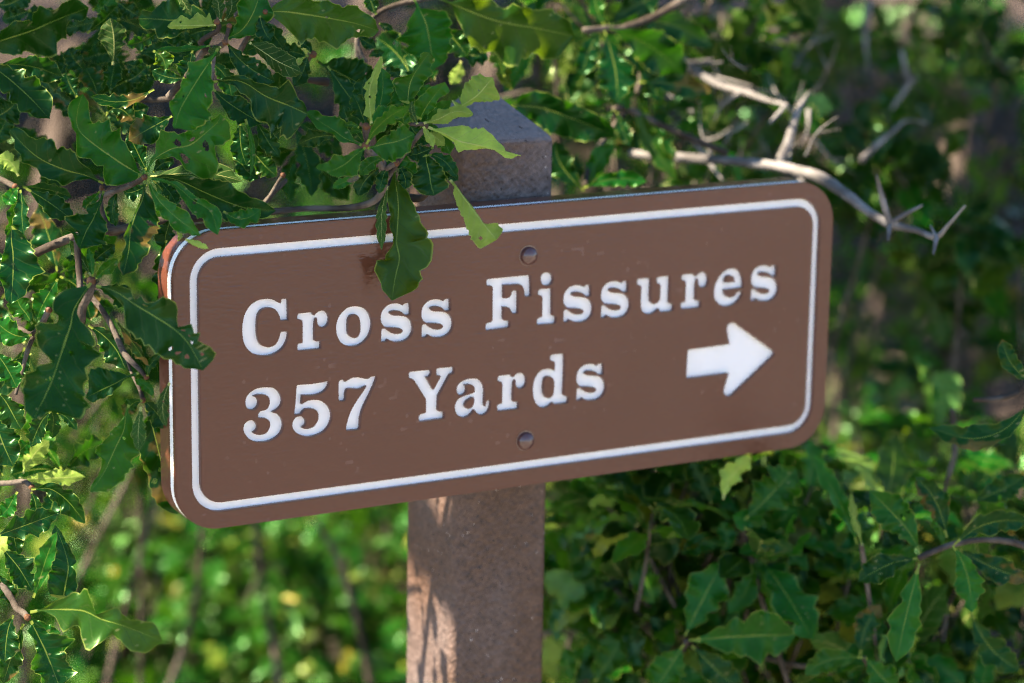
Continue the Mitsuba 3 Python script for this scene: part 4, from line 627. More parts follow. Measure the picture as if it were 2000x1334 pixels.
OAK_LOW_BL = [(0.262,0.123,-0.198,0.15,0.12,0.05,26),(0.228,0.196,-0.26,0.1,0.12,0.08,20),(0.353,0.151,-0.3,0.19,0.2,0.13,46),(0.474,0.019,-0.318,0.16,0.2,0.13,36),(0.335,0.374,-0.385,0.13,0.2,0.13,26),(0.619,0.136,-0.235,0.09,0.2,0.09,12),(0.573,0.373,-0.325,0.2,0.2,0.08,22)]
FAR_BL = [[(0.823,0.504,0.033,0.24,0.3,0.17,42),(0.905,0.479,0.112,0.2,0.3,0.2,20)],[(1.557,1.395,0.065,0.2,0.3,0.16,26),(1.109,1.261,-0.057,0.4,0.4,0.16,40)],[(1.053,0.871,-0.317,0.3,0.4,0.18,34),(1.112,0.744,-0.229,0.2,0.3,0.15,22),(0.863,0.717,-0.412,0.2,0.3,0.14,26)],[(0.789,1.348,0.035,0.25,0.4,0.2,26),(0.858,2.401,-0.287,0.25,0.3,0.09,14)],[(0.191,1.683,0.031,0.2,0.3,0.16,12),(0.41,1.586,0.131,0.25,0.3,0.12,10)],[(-0.1,0.969,-0.172,0.2,0.3,0.2,20),(-0.114,0.925,-0.371,0.16,0.2,0.2,14)]]
LOW_BL = [[(0.216,1.373,-0.643,0.35,0.35,0.22,170)],[(0.416,1.253,-0.673,0.3,0.35,0.2,150)],[(0.659,1.922,-0.743,0.4,0.4,0.2,150)],[(0.732,1.103,-0.567,0.25,0.35,0.22,110)],[(0.55,0.831,-0.65,0.25,0.3,0.15,50)],[(0.302,1.911,-0.652,0.3,0.4,0.22,100)],[(0.892,1.76,-0.859,0.5,0.4,0.2,100)],[(1.218,1.411,-0.597,0.4,0.4,0.2,50)]]
SAPL = [[(57,945,-375,2.9),(33,924,-415,3.6),(9,902,-460,3.2),(-12,882,-494,3.0),(-37,859,-543,3.2),(-59,835,-592,3.9)],[(189,975,-425,3.8),(189,963,-473,3.4),(191,946,-532,3.8),(195,928,-591,4.5),(193,910,-662,4.9)],[(209,853,-401,2.5),(230,829,-446,3.7),(240,810,-498,4.0),(246,792,-549,4.0),(251,770,-623,4.4)],[(378,2117,-604,9.2),(407,2166,-688,9.9),(438,2219,-758,9.5),(478,2257,-863,10.8),(518,2296,-963,11.5)],[(382,1180,-576,2.9),(415,1155,-601,2.9),(472,1121,-606,2.9)],[(294,1457,-606,2.6),(335,1411,-694,3.0),(321,1397,-777,3.0)]]
TRUNKS = [[(1474,1259,-178,26.8),(1466,1237,-282,27.5),(1459,1217,-372,28.3),(1453,1197,-461,30.6),(1440,1161,-625,34.4)],[(1967,1873,75,27.1),(1919,1820,-8,26.8),(1870,1767,-89,24.7),(1815,1709,-202,26.2),(1751,1621,-447,30.2)],[(1240,1018,-252,12.0),(1241,1003,-307,12.7),(1227,997,-363,12.7),(1198,995,-432,14.1),(1181,975,-542,14.1)],[(230,1667,52,21.2),(201,1656,-51,21.2),(171,1640,-175,24.7),(133,1610,-368,24.7)],[(259,1356,-169,8.7),(255,1418,-242,9.5),(261,1475,-310,10.4),(244,1548,-366,10.6)],[(1521,2787,-91,23.5),(1496,2780,-171,22.4),(1462,2757,-330,25.5)],[(1120,2571,22,18.8),(1093,2557,-89,20.7),(1070,2531,-236,20.7)]]

# ------------------------------------------------------------------ ground
def ground_z(x, y):
    q = np.stack([x * .35, y * .35, x * 0], -1)
    return .10 * (meshkit.fbm(q, 4, 3) - .5) * np.clip((np.hypot(x - .0, y - .0) - .3) / 2, .1, 1)

def ground_mesh():
    g = np.unique(np.r_[np.linspace(-90, -8, 18), np.linspace(-8, 14, 200), np.linspace(14, 110, 20)])
    X, Y = np.meshgrid(g, g, indexing='ij')
    v = np.stack([X, Y, ground_z(X.ravel(), Y.ravel()).reshape(X.shape)], -1).reshape(-1, 3)
    n = len(g)
    i, j = np.meshgrid(np.arange(n - 1), np.arange(n - 1), indexing='ij')
    a = i * n + j
    return v, np.vstack([np.stack([a, a + n, a + n + 1], -1).reshape(-1, 3), np.stack([a, a + n + 1, a + 1], -1).reshape(-1, 3)])
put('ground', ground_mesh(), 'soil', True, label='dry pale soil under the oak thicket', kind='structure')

# ------------------------------------------------------------------ the sign
def smooth_loop(pts):
    """Closed outline: splined between the corner points (third entry 1)."""
    n = len(pts)
    P = np.array([p[:2] for p in pts], float)
    K = [p[2] for p in pts]
    out = []
    for i in range(n):
        a, b, c, d = P[i - 1], P[i], P[(i + 1) % n], P[(i + 2) % n]
        m0 = (c - a) / 2 if not K[i] else None
        m1 = (d - b) / 2 if not K[(i + 1) % n] else None
        if m0 is None and m1 is None:
            out.append(b); continue
        L = np.linalg.norm(c - b)
        m0 = (c - b) if m0 is None else m0 * min(1, L / (np.linalg.norm(m0) + 1e-9))
        m1 = (c - b) if m1 is None else m1 * min(1, L / (np.linalg.norm(m1) + 1e-9))
        for t in np.linspace(0, 1, 5, endpoint=False):
            out.append((2 * t**3 - 3 * t**2 + 1) * b + (t**3 - 2 * t**2 + t) * m0 + (3 * t**2 - 2 * t**3) * c + (t**3 - t**2) * m1)
    return np.array(out)

def glyph(name):
    loops = [smooth_loop(l) for l in GLYPHS[name]]
    p = Polygon(loops[0], loops[1:]).buffer(0)
    return p.buffer(-.25).buffer(.5).buffer(-.25)

def rounded(a, b, r): return shapely.box(-a + r, -b + r, a - r, b - r).buffer(r, quad_segs=16)

outer = rounded(299.2, 115.4, 36)
line = rounded(285.5, 101.6, 24).difference(rounded(278.9, 94.9, 17.5))
shapes = []
for ch, dx, dz in LETTERS:
    if ch == 'i': shapes.append(('letter', shapely.union_all([glyph('i'), glyph('idot')])))
    else: shapes.append(('letter', affinity.translate(glyph(ch), dx, dz)))
shapes.append(('arrow', glyph('arrow')))
cut = shapely.union_all([s for _, s in shapes] + [line])

thing('trail_sign', 'brown trail sign with white lettering and arrow on a square post', 'sign')
CAP = .0038
def plate(poly, y0, y1, back=False):
    """Plate with its outer edge eased at the front (or back)."""
    parts = []
    e = .0009
    steps = [(0, .75), (.0003, .3), (.0006, .1)]
    if back:
        parts.append(extrude(poly, y0, y1 - e))
        for (d, ins) in steps: parts.append(extrude(poly.buffer(-ins), y1 - d - .0003, y1 - d))
    else:
        for (d, ins) in steps: parts.append(extrude(poly.buffer(-ins), y0 + d, y0 + d + .0003))
        parts.append(extrude(poly, y0 + e, y1))
    return join(parts)
face = outer.difference(cut.buffer(.02))
put('trail_sign__panel', join([extrude(outer.buffer(-.9).difference(cut.buffer(.55)), 0, .0003), extrude(outer.buffer(-.45).difference(cut.buffer(.25)), .0003, .0006),
                               extrude(outer.buffer(-.15).difference(cut.buffer(.08)), .0006, .001), extrude(face, .001, CAP)]), 'brown_plastic')
put('trail_sign__panel__white_core', extrude(outer.buffer(-.2), CAP + .0004, .0108), 'white_plastic')
put('trail_sign__panel__backing', plate(outer, .0106, .0305, True), 'brown_plastic')
def dished(poly):
    """A routed inlay: flat floor that turns up a little along its walls."""
    ms = [extrude(poly.buffer(.12), CAP - .0001, CAP + .0006)]
    for ins, h in ((.36, .0003),):
        ring = poly.buffer(.12).difference(poly.buffer(-ins))
        ms.append(extrude(ring, CAP - h * .9, CAP + .0005))
    return join(ms)
put('trail_sign__panel__border_line', dished(line), 'white_plastic')
for name, s in shapes:
    put('trail_sign__panel__' + name, dished(s), 'white_plastic', label='white arrow pointing right' if name == 'arrow' else None)

def bolt_mesh(x, z):
    prof = [(0, -.0052), (.0022, -.0050), (.0044, -.0043), (.0060, -.0032), (.0069, -.0019), (.0073, -.0006), (.0073, .0008), (.0085, .0009), (.0085, .0020)]
    n, v = 28, []
    for r, y in prof:
        for k in range(n):
            a = 2 * np.pi * k / n
            v.append((x + r * math.cos(a), y - .0009, z + r * math.sin(a) + Z0))
    f = []
    for i in range(len(prof) - 1):
        for k in range(n):
            a, b, c, d = i * n + k, i * n + (k + 1) % n, (i + 1) * n + (k + 1) % n, (i + 1) * n + k
            f += [(a, c, b), (a, d, c)]
    return np.array(v), np.array(f)[:, ::-1]
put('trail_sign__bolt', bolt_mesh(.0024, .0745), 'bolt_paint', 50)
put('trail_sign__bolt', bolt_mesh(.0024, -.0775), 'bolt_paint', 50)

def post_mesh():
    h, r, t0, top = .0438, .0055, .0338, .1612
    n = 5
    ring = []
    for cx, cy, a0 in ((h - r, -h + r, -90), (h - r, h - r, 0), (-h + r, h - r, 90), (-h + r, -h + r, 180)):
        for k in range(n):
            a = math.radians(a0 + 90 * k / (n - 1))
            ring.append((cx + r * math.cos(a), cy + r * math.sin(a)))
    ring = np.array(ring)
    m = len(ring)
    levels = [(-Z0 - .35, 1.0, 0), (-Z0 + .1, 1, 0), (-.4, 1, 0), (-.2, 1, 0), (0, 1, 0), (top - .004, 1.0, 0), (top - .001, .995, 0), (top + .0015, .965, 0)]
    for k in range(1, 7): levels.append((top + .0015 + .0395 * k / 6, .965 * (1 - k / 6) + .012, 0))
    v = np.vstack([np.c_[ring * s, np.full(m, z)] for z, s, _ in levels] + [[[0, 0, top + .0415]]])
    f = []
    for i in range(len(levels) - 1):
        for k in range(m):
            a, b = i * m + k, i * m + (k + 1) % m
            f += [(a, b, b + m), (a, b + m, a + m)]
    L = (len(levels) - 1) * m
    f += [(L + k, L + (k + 1) % m, len(v) - 1) for k in range(m)]
    v = v + [0.0003, t0 + h, Z0]
    return v, np.array(f)
put('trail_sign__post', post_mesh(), 'post_plastic', 30)

# ------------------------------------------------------------------ leaves
rng = np.random.default_rng(7)
KIND = dict(d=0, g=0, u=0, m=1, G=1, o=2, Y=3, y=3, n=4)
leaf_count = [0]

def lobes(t, seed, wave=.46, teeth=4.2):
    """Half width of an oak leaf, 0 to 1, at t from stalk (0) to tip (1): wavy with shallow forward teeth."""
    r = np.random.default_rng(seed)
    pet = r.uniform(.08, .14)
    u = np.clip((t - pet) / (1 - pet), 0, 1)
    body = np.sin(np.pi * u ** r.uniform(1.05, 1.35)) ** r.uniform(.62, .85)
    body = np.maximum(body, 0) * (1 - .25 * (1 - u))
    n, ph = teeth + r.uniform(-.8, .8), r.uniform(0, 1)
    y = u * n + ph + .28 * np.sin(u * r.uniform(7, 13) + r.uniform(0, 6))
    x = y % 1
    tooth = np.where(x < .68, (x / .68) ** 1.5, ((1 - x) / .32) ** .8)
    amp = wave * r.uniform(.25, 1.3, 9)[np.clip(np.floor(y), 0, 8).astype(int)]
    w = body * (1 - amp + amp * tooth)
    nib = r.uniform(.25, .85)
    if r.random() < .3: w = w * (1 - .55 * np.exp(-((u - nib) / .05) ** 2))
    return np.where(u <= 0, 0, w), pet

def leaf_mesh(mid, N, prof, cup, seed, nt, ns, holes=(), kind=0, wav=1.0):
    """One leaf blade on its stalk: mid points along the midrib (m), upper-side normal N, half widths (m or profile in mm)."""
    r = np.random.default_rng(1000 + seed)
    c = spline(mid, nt)
    L = np.linalg.norm(np.diff(c, axis=0), axis=1).sum()
    tan = np.gradient(c, axis=0)
    tan /= np.linalg.norm(tan, axis=1, keepdims=True)
    N = unit(N)
    S = np.cross(N, tan); S /= np.linalg.norm(S, axis=1, keepdims=True)
    Nn = np.cross(tan, S)
    t = np.linspace(0, 1, nt)
    w = np.zeros((2, nt))
    if isinstance(prof, (list, tuple)):
        for k in (0, 1):
            a = np.array(prof[k], float).reshape(-1, 2)
            ta, wa = np.r_[0, max(a[0, 0] / 100 - .05, .004), a[:, 0] / 100, 1.0], np.r_[1.1, .9, a[:, 1], .3]
            w[k] = np.interp(t, ta, wa) / 1000
            y = t * 9.5 + r.uniform(0, 1) + .3 * np.sin(t * 17 + r.uniform(0, 6))
            x = y % 1
            tooth = np.where(x < .7, (x / .7) ** 1.6, ((1 - x) / .3) ** .8)
            w[k] *= 1 + .13 * (tooth - .45) * np.clip((t - .15) * 6, 0, 1)
        pet = .06
    else:
        for k in (0, 1):
            b, pet = lobes(t, 50 * seed + 7) if k == 0 else lobes(t, 50 * seed + 7)
            b2, _ = lobes(np.clip(t + .03, 0, 1), 50 * seed + 8 + k)
            w[k] = np.maximum((.5 * b + .5 * b2) * prof * 1.28, 0) + .0010 * (1 - t)
            w[k][-1] = .0003
    s = np.linspace(-1, 1, 2 * ns + 1)
    ww = np.where(s[None, :] >= 0, w[0][:, None], w[1][:, None])
    smooth = np.maximum(np.convolve(np.pad(w.mean(0), 4, mode='edge'), np.ones(9) / 9, 'valid'), 1e-4)[:, None]
    x = s[None, :] * ww
    a = np.abs(s)[None, :]
    ph = r.uniform(0, 6.28, 4)
    wave = np.sin(2 * np.pi * t[:, None] * r.uniform(2.6, 3.6) + ph[0] + np.where(s > 0, ph[1], 0)) * a**1.9 * smooth * .27 * wav
    wave = wave + np.sin(2 * np.pi * t[:, None] * r.uniform(5, 7) + ph[2]) * a**2.5 * smooth * .12 * wav
    fold = cup * smooth * a**1.3 + .3 * cup * smooth * a**2
    q = ((t[:, None] - .17 * a) * 7.5 + np.where(s > 0, .5, 0)[None] + 0.0)
    quilt = (np.abs((q % 1) - .5) - .25) * smooth * .065 * np.clip(a * 3, 0, 1) * (1 - a**4)
    z = fold + wave + quilt
    twist = r.uniform(-.25, .25) * (t[:, None] - .4)
    v = c[:, None] + S[:, None] * (x * np.cos(twist) - 0 * z)[..., None] + Nn[:, None] * (z + x * np.sin(twist))[..., None]
    uid = 8 * (1 + seed) + kind
    uv = np.stack([np.broadcast_to(uid + .05 + .9 * t[:, None], v.shape[:2]), np.broadcast_to(s[None, :], v.shape[:2])], -1).copy()
    uv[t < pet * .8, :, 1] *= .02
    m = 2 * ns + 1
    i, j = np.meshgrid(np.arange(nt - 1), np.arange(m - 1), indexing='ij')
    keep = np.ones(i.shape, bool)
    for (ht, hs, hr) in holes:
        tt = (i + .5) / (nt - 1); ss = (s[j] + s[j + 1]) / 2
        hw = np.interp(ht, t, w.mean(0))
        jag = 1 + .3 * np.sin(np.arctan2(ss - hs, tt - ht) * 3 + ht * 40)
        keep &= (((tt - ht) * L) ** 2 + ((ss - hs) * hw) ** 2) > (hr * L * .62 * jag) ** 2
    i, j = i[keep], j[keep]
    a_ = i * m + j
    # order so that the face normal is +N: tangent x side
    f = np.vstack([np.stack([a_, a_ + m, a_ + m + 1], -1), np.stack([a_, a_ + m + 1, a_ + 1], -1)])
    v, uv = v.reshape(-1, 3), uv.reshape(-1, 2)
    if holes:
        used = np.unique(f); re = np.full(len(v), -1); re[used] = np.arange(len(used))
        v, uv, f = v[used], uv[used], re[f]
    return v, f, uv

def put_leaf(key, row, nt=44, ns=8, **k):
    kd, mid, N, prof, cup = row[:5]
    holes = row[5] if len(row) > 5 else ()
    if kd in 'uY': cup = max(cup, .24)
    seed = leaf_count[0]; leaf_count[0] += 1
    mid = np.array(mid, float).reshape(-1, 3) / 1000 + [0, 0, Z0]
    hr = np.random.default_rng(4000 + seed)
    if not holes and hr.random() < .22: holes = [(hr.uniform(.35, .85), hr.uniform(-.75, .75), hr.uniform(.012, .035)) for _ in range(hr.integers(1, 4))]
    if holes: nt, ns = 84, 18
    if not isinstance(prof, (list, tuple)): prof = prof / 1000
    v, f, uv = leaf_mesh(mid, np.array(N) / 100, prof, cup, seed, nt, ns, holes, KIND[kd])
    return put(key, (v, f), 'leaf', True, uv, **k)

def put_twig(key, rows, bsdf='bark', seed=0, knots=.13, sides=9, **k):
    return put(key, tube_mesh([(a / 1000, b / 1000, c / 1000 + Z0, r / 1000) for a, b, c, r in rows], sides, knots, seed), bsdf, True, **k)

def bud_mesh(c, r, seed):
    m = trimesh.creation.icosphere(2, 1.0)
    v = np.array(m.vertices)
    v = v * (1 + .5 * (meshkit.fbm(v * 2.2, 3, seed) - .4)[:, None]) * r
    return v + c, np.array(m.faces)

oak = thing('oak_shrub', 'sharp dark green oak shrub reaching in from the left over the sign corner', 'shrub')
for i, tw in enumerate(TWIGS): put_twig(oak + "__twig", [(a, b, c, r * 1.2) for a, b, c, r in tw], seed=i)
for row in OAK: put_leaf(oak + '__leaf', row)
for i, tw in enumerate(TWIGS):
    x, y, z, r = tw[-1]
    if r > 1.2: put(oak + '__bud', bud_mesh(np.array([x / 1000, y / 1000, z / 1000 + Z0]), r * .0008 + .0010, i), 'bud', True)

# ---- leaf prototypes for the plants out of focus: unit length along +x, upper side +z
def proto(seed, width, kind, nt=15, ns=3, wav=1.2):
    r = np.random.default_rng(seed)
    bend = r.uniform(-.12, .12)
    mid = [(0, 0, 0), (.33, bend * .5, .03 + r.uniform(-.03, .05)), (.67, bend, .02), (1, bend * .6, r.uniform(-.18, .02))]
    return leaf_mesh(np.array(mid), (0, 0, 1), width, r.uniform(.05, .3), seed, nt, ns, (), kind, wav)
PROTO = {k: [proto(300 + 20 * k + i, .19 + .012 * i, k) for i in range(7)] for k in (0, 1, 2, 3)}

def frame(base, t, n, L):
    t = unit(t); s = unit(np.cross(n, t)); n = np.cross(t, s)
    m = np.eye(4); m[:3, 0], m[:3, 1], m[:3, 2], m[:3, 3] = t * L, s * L, n * L, base
    return m

def whorl(c, axis, size, r, n=None, mix_=(.55, .35, .06, .04)):
    """A rosette of leaves around a twig tip: list of (kind, proto, matrix)."""
    axis = unit(axis)
    a = unit(np.cross(axis, [.31, .2, .9])); b = np.cross(axis, a)
    out, n = [], n or r.integers(5, 9)
    for i in range(n):
        ph = i * 2.4 + r.uniform(-.4, .4)
        el = r.uniform(.15, .95)
        d = (a * math.cos(ph) + b * math.sin(ph)) * math.cos(el) + axis * math.sin(el)
        d[2] -= r.uniform(0, .35)
        up = unit(axis * 1.0 + r.normal(0, .35, 3) + np.array([0, 0, .4]))
        k = int(r.choice(4, p=mix_))
        out.append((k, int(r.integers(7)), frame(c + axis * r.uniform(-.03, .01) * size / .07, d, up, size * r.uniform(.7, 1.2))))
    return out

def baked(ls, P=None):
    P = P or PROTO
    vs, fs, us, at = [], [], [], 0
    for q, (k, p, m) in enumerate(ls):
        v, f, uv = P[k][p]
        vs.append(v @ m[:3, :3].T + m[:3, 3]); fs.append(f + at); at += len(v)
        u = uv.copy(); u[:, 0] = u[:, 0] % 8 + 8 * (q % 500); us.append(u)
    return np.vstack(vs), np.vstack(fs), np.vstack(us)

PROTO_LOW = {k: [proto(300 + 20 * k + i, .26 + .012 * i, k, 7, 1) for i in range(7)] for k in (0, 1, 2, 3)}
PLY = {}
def visible(p):
    d = p - CAM; z = d @ FWD
    R = unit(np.cross(FWD, [0.096039, 0.203385, 0.974377])); U = np.cross(R, FWD)
    return z > .3 and abs(d @ R) / z < .22 and abs(d @ U) / z < .155, z

def foliage(key, ls, limit=290):
    """The nearest leaves in view as parts, the rest as one mass."""
    near, rest = [], []
    for l in ls:
        ok, z = visible(l[2][:3, 3] + l[2][:3, 0] * .5)
        (near if ok else rest).append((z / np.linalg.norm(l[2][:3, 0]), l))
    near.sort(key=lambda x: x[0])
    for q, (z, (k, p, m)) in enumerate(near[:limit]):
        if (k, p) not in PLY:
            v, f, uv = PROTO[k][p]
            PLY[k, p] = mikit.ply((v, f), 'leaf', smooth=True, uv=uv)
        n = f'{key}__leaf' if f'{key}__leaf' not in scene else f'{key}__leaf_{q + leaf_start.get(key, 0):03d}'
        while n in scene:
            leaf_start[key] = leaf_start.get(key, 0) + 1
            n = f'{key}__leaf_{q + leaf_start[key]:03d}'
        scene[n] = {**PLY[k, p], 'to_world': T(m.tolist())}
    rest = [l for _, l in near[limit:]] + [l for _, l in rest]
    if rest:
        v, f, uv = baked(rest)
        put(key + '__foliage', (v, f), 'leaf', True, uv, kind='stuff')
leaf_start = {}

def blob_shrub(key, blobs, size, seed, root=None, mix_=(.55, .35, .06, .04), limit=290, stems=6, axis_up=.5, nleaf=None, stemr=.004):
    """Whorls spread through ellipsoids, on twigs that run down to the root."""
    r = np.random.default_rng(seed)
    ls, tips = [], []
    for (x, y, z, rx, ry, rz, n) in blobs:
        c = np.array([x, y, z + Z0])
        for i in range(n):
            d = unit(r.normal(0, 1, 3)) * r.uniform(.25, 1) ** .6
            p = c + d * [rx, ry, rz]
            if p[2] < .03: p[2] = .03 + .05 * r.random()
            ax = unit(d * .8 + np.array([0, 0, axis_up]) + r.normal(0, .25, 3))
            ls += whorl(p, ax, size * r.uniform(.8, 1.2), r, nleaf, mix_)
            tips.append((p, ax))
    allp = np.array([t[0] for t in tips])
    root = np.array(root) if root is not None else np.array([allp[:, 0].mean(), allp[:, 1].mean() + .15, -.05])
    tw = []
    for i in range(stems):
        top = allp[r.integers(len(allp))]
        mid = root * .45 + top * .55 + r.normal(0, .05, 3) + [0, 0, .05]
        tw.append(tube_mesh([(*root, stemr * 1.8), (*(root * .7 + mid * .3), stemr * 1.5), (*mid, stemr), (*top, stemr * .45)], 6, .1, i, .03))
    for (p, ax) in tips:
        b = p - ax * size * r.uniform(.8, 1.8) - [0, 0, .02]
        tw.append(tube_mesh([(*b, .0022), (*(b * .5 + p * .5 + r.normal(0, .006, 3)), .0018), (*p, .0012)], 5, .1, 3, .03))
    for q in range(0, stems): put(key + '__stem', tw[q], 'bark', True)
    if tips: put(key + '__twigs', join(tw[stems:]), 'bark', True, kind='stuff')
    foliage(key, ls, limit)

# ---- right-hand neighbours, a little out of focus
o2 = thing('oak_shrub_001', 'soft green oak shrub behind the top of the post', 'shrub')
for i, tw in enumerate(OAK_RIGHT_TW): put_twig(o2 + '__branch', tw, seed=40 + i)
for row in OAK_RIGHT: put_leaf(o2 + '__leaf', row, 30, 6)
blob_shrub(o2, OAK_RIGHT_BL, .062, 11, mix_=(.6, .33, .05, .02), limit=250)
o3 = thing('oak_shrub_002', 'glossy oak shrub below the right end of the sign', 'shrub')
for i, tw in enumerate(OAK_LOW_TW): put_twig(o3 + '__branch', tw, seed=60 + i)
for row in OAK_LOW: put_leaf(o3 + '__leaf', row, 30, 6)
blob_shrub(o3, OAK_LOW_BL, .066, 12, mix_=(.20, .62, .03, .15), limit=250)

def taper(tw):
    n = len(tw)
    return [(a, b, c, r * (.92 - (.5 if j == n - 1 else .18 if j == n - 2 and n > 2 else 0))) for j, (a, b, c, r) in enumerate(tw)]
dead_key = thing('dead_branch', 'bare grey dead branch forking beside the upper right corner of the sign', 'branch')
for i, tw in enumerate(DEADB): put_twig(dead_key + ('__limb' if i == 0 else '__twig'), taper(tw), 'dead_wood', 80 + i, .2, 8)

FAR_LABELS = ['dark blurred oak shrub at the right edge above the dead branch', 'blurred shrub high in the upper right corner in deep shade',
              'blurred grey green shrub right of the sign at mid height', 'blurred shrub behind the sign post, beyond the nearer oak',
              'dim shrub behind the upper left oak leaves', 'blurred shrub at the left edge behind the hanging oak leaves',
              'dark mass of oak shrub far back in the upper right', 'dark oak shrub far back behind the fork of the dead branch', 'dark oak shrub far back at upper left', 'dark oak shrub far back behind the top of the post']
for i, bl in enumerate(FAR_BL):
    k = thing(f'oak_shrub_{i + 3:03d}', FAR_LABELS[i], 'shrub')
    blob_shrub(k, bl, .060 if i < 6 else .075, 20 + i, mix_=(.62, .3, .06, .02) if i < 6 else (.9, .08, .02, 0), limit=160 if i < 6 else 60, stems=4)
LOW_LABELS = ['sunny low bush under the left part of the sign', 'sunny low bush just left of the post', 'bright low bush further back under the sign',
              'low bush peeking out close under the sign around the post', 'small low bush at the bottom edge right of the post', 'pale low bush far back on the left',
              'low bush far back behind the post', 'low bush far back just beyond the right end of the sign']
for i, bl in enumerate(LOW_BL):
    k = thing(f'low_bush' if i == 0 else f'low_bush_{i:03d}', LOW_LABELS[i], 'bush', 'low bushes beyond the sign')
    blob_shrub(k, bl, .044, 40 + i, mix_=(.06, .78, .06, .10), limit=200, nleaf=9, stemr=.0022, stems=3)
SAP_LABELS = ['thin bare grey stem slanting down under the left end of the sign', 'thin bare brown stem rising left of the post', 'thin bare stem leaning just left of the post',
              'thick pale bare stem behind the hanging leaves at left', 'thin bare twig beside the post below the sign', 'thin bare stem between the two left stems']
for i, tw in enumerate(SAPL):
    put_twig('bare_stem', tw, 'trunk_bark', 90 + i, .12, 8, label=SAP_LABELS[i], category='stem')
TRUNK_LABELS = ['dark blurred trunk right of the sign', 'brown blurred trunk in the upper right corner', 'pale leaning trunk right of the sign', 'pale trunk behind the upper left leaves',
                'pale leaning trunk behind the left end of the sign', 'pale trunk far behind the top of the post', 'blurred trunk behind the top leaves left of the post']
for i, tw in enumerate(TRUNKS):
    k = thing('tree_trunk' if i == 0 else f'tree_trunk_{i:03d}', TRUNK_LABELS[i], 'trunk')
    rows = list(tw)
    a, b = rows[-2], rows[-1]
    if b[2] / 1000 + Z0 > 0: rows.append((b[0] + (b[0] - a[0]) * .3, b[1], -Z0 * 1000 - 40, b[3] * 1.1))
    put(k, tube_mesh([(q[0] / 1000, q[1] / 1000, q[2] / 1000 + Z0, q[3] / 1000) for q in rows], 12, .14, i, .02), 'trunk_bark', True)

k = thing('oak_shrub_009', 'dense oak shrub just outside the right edge of the view', 'shrub')
blob_shrub(k, [(1.35, .05, -.35, .28, .3, .5, 110), (1.45, .15, .35, .3, .3, .4, 100), (1.75, .5, .1, .3, .3, .6, 80)], .075, 77, mix_=(.5, .45, .03, .02), limit=40, stems=5)
# ---- taller crowns above and beyond the frame; they shade the thicket as in the photograph
def crown_tree(key, label, pos, h, blobs, seed, size=.075):
    thing(key, label, 'tree')
    r = np.random.default_rng(seed)
    x, y = pos
    put(key + '__trunk', tube_mesh([(x, y, -.1, .07), (x + .05, y, h * .4, .055), (x - .03, y + .05, h * .75, .04), (x, y, h, .02)], 14, .14, seed, .05), 'trunk_bark', True)
    ls = []
    for (bx, by, bz, rx, ry, rz, n) in blobs:
        c = np.array([bx, by, bz])
        put(key + '__limb', tube_mesh([(x, y, h * .72, .045), (*(np.array([x, y, h * .85]) * .5 + c * .5), .03), (*c, .015)], 8, .12, seed, .04), 'trunk_bark', True)
        for i in range(int(n * (1.7 if size > .1 else 1))):
            d = unit(r.normal(0, 1, 3)) * r.uniform(.1, 1) ** .5
            ls += whorl(c + d * [rx, ry, rz], unit(d + [0, 0, .6]), size * r.uniform(.85, 1.2), r)
    v, f, uv = baked(ls, PROTO_LOW)
    put(key + '__crown', (v, f), 'leaf', True, uv, kind='stuff')

CROWNS = [
    ('oak_tree', 'oak tree at left whose branches shade the sign', (-1.5, .8), 3.0, [(-.75, .06, 1.92, .27, .18, .44, 92), (-.60, .13, 2.12, .44, .15, .30, 74), (-.66, .46, 1.72, .24, .17, .18, 90), (-.84, .03, 1.52, .10, .10, .12, 34)], 5, .075),
    ('oak_tree_001', 'oak tree with a blurred trunk just right of the post top', (1.05, 1.75), 2.6, [(.20, .66, 1.92, .46, .45, .32, 320), (.95, .95, 1.95, .5, .4, .32, 220), (.1, 1.45, 1.95, .4, .48, .3, 190), (.95, .28, 1.72, .36, .3, .28, 170), (1.5, .5, 1.8, .4, .4, .5, 170)], 6, .075),
    ('oak_tree_002', 'oak tree with a blurred trunk behind the fork of the dead branch', (2.2, 2.7), 2.6, [(1.2, 2.3, 2.0, .6, .6, .4, 190), (2.0, 2.4, 2.1, .6, .6, .4, 170), (1.5, 3.2, 2.1, .8, .7, .4, 210), (2.9, 3.2, 2.1, .8, .8, .4, 210)], 7, .09),
]
for a in CROWNS: crown_tree(*a)
PLACES = ['behind the top of the post', 'behind the upper left leaves', 'in the distance at upper left', 'in the distance above the middle of the sign',
          'with its thin trunk just right of the post tip', 'with its thin trunk seen just above the post tip', 'with its trunk behind the upper right leaves', 'with its trunk at the top edge above the arrow end',
          'far off in the upper right corner', 'at the far left of the thicket', 'deep in the middle of the thicket', 'with its trunk at the top edge, left of the post', 'deepest at upper left', 'deepest at upper right']
SPOTS = [(.7, 4.4), (-.3, 5.6), (.2, 8.6), (1.9, 7.6), (2.6, 4.6), (3.4, 6.6), (4.6, 5.2), (5.6, 7.2), (7.2, 8.4), (-1.9, 7.2), (1.2, 6.2), (4.2, 8.8), (1.2, 11.2), (4.6, 11.4)]
for i, (x, y) in enumerate(SPOTS):
    r = np.random.default_rng(700 + i)
    crown_tree(f'oak_tree_{i + 3:03d}', 'dark thicket oak ' + PLACES[i], (x, y), 2.3, [(x - .5, y + .2, 1.95, 1.3, 1.15, .42, 210), (x + .6, y - .2, 2.15, 1.2, 1.15, .42, 190)], 20 + i, .14)

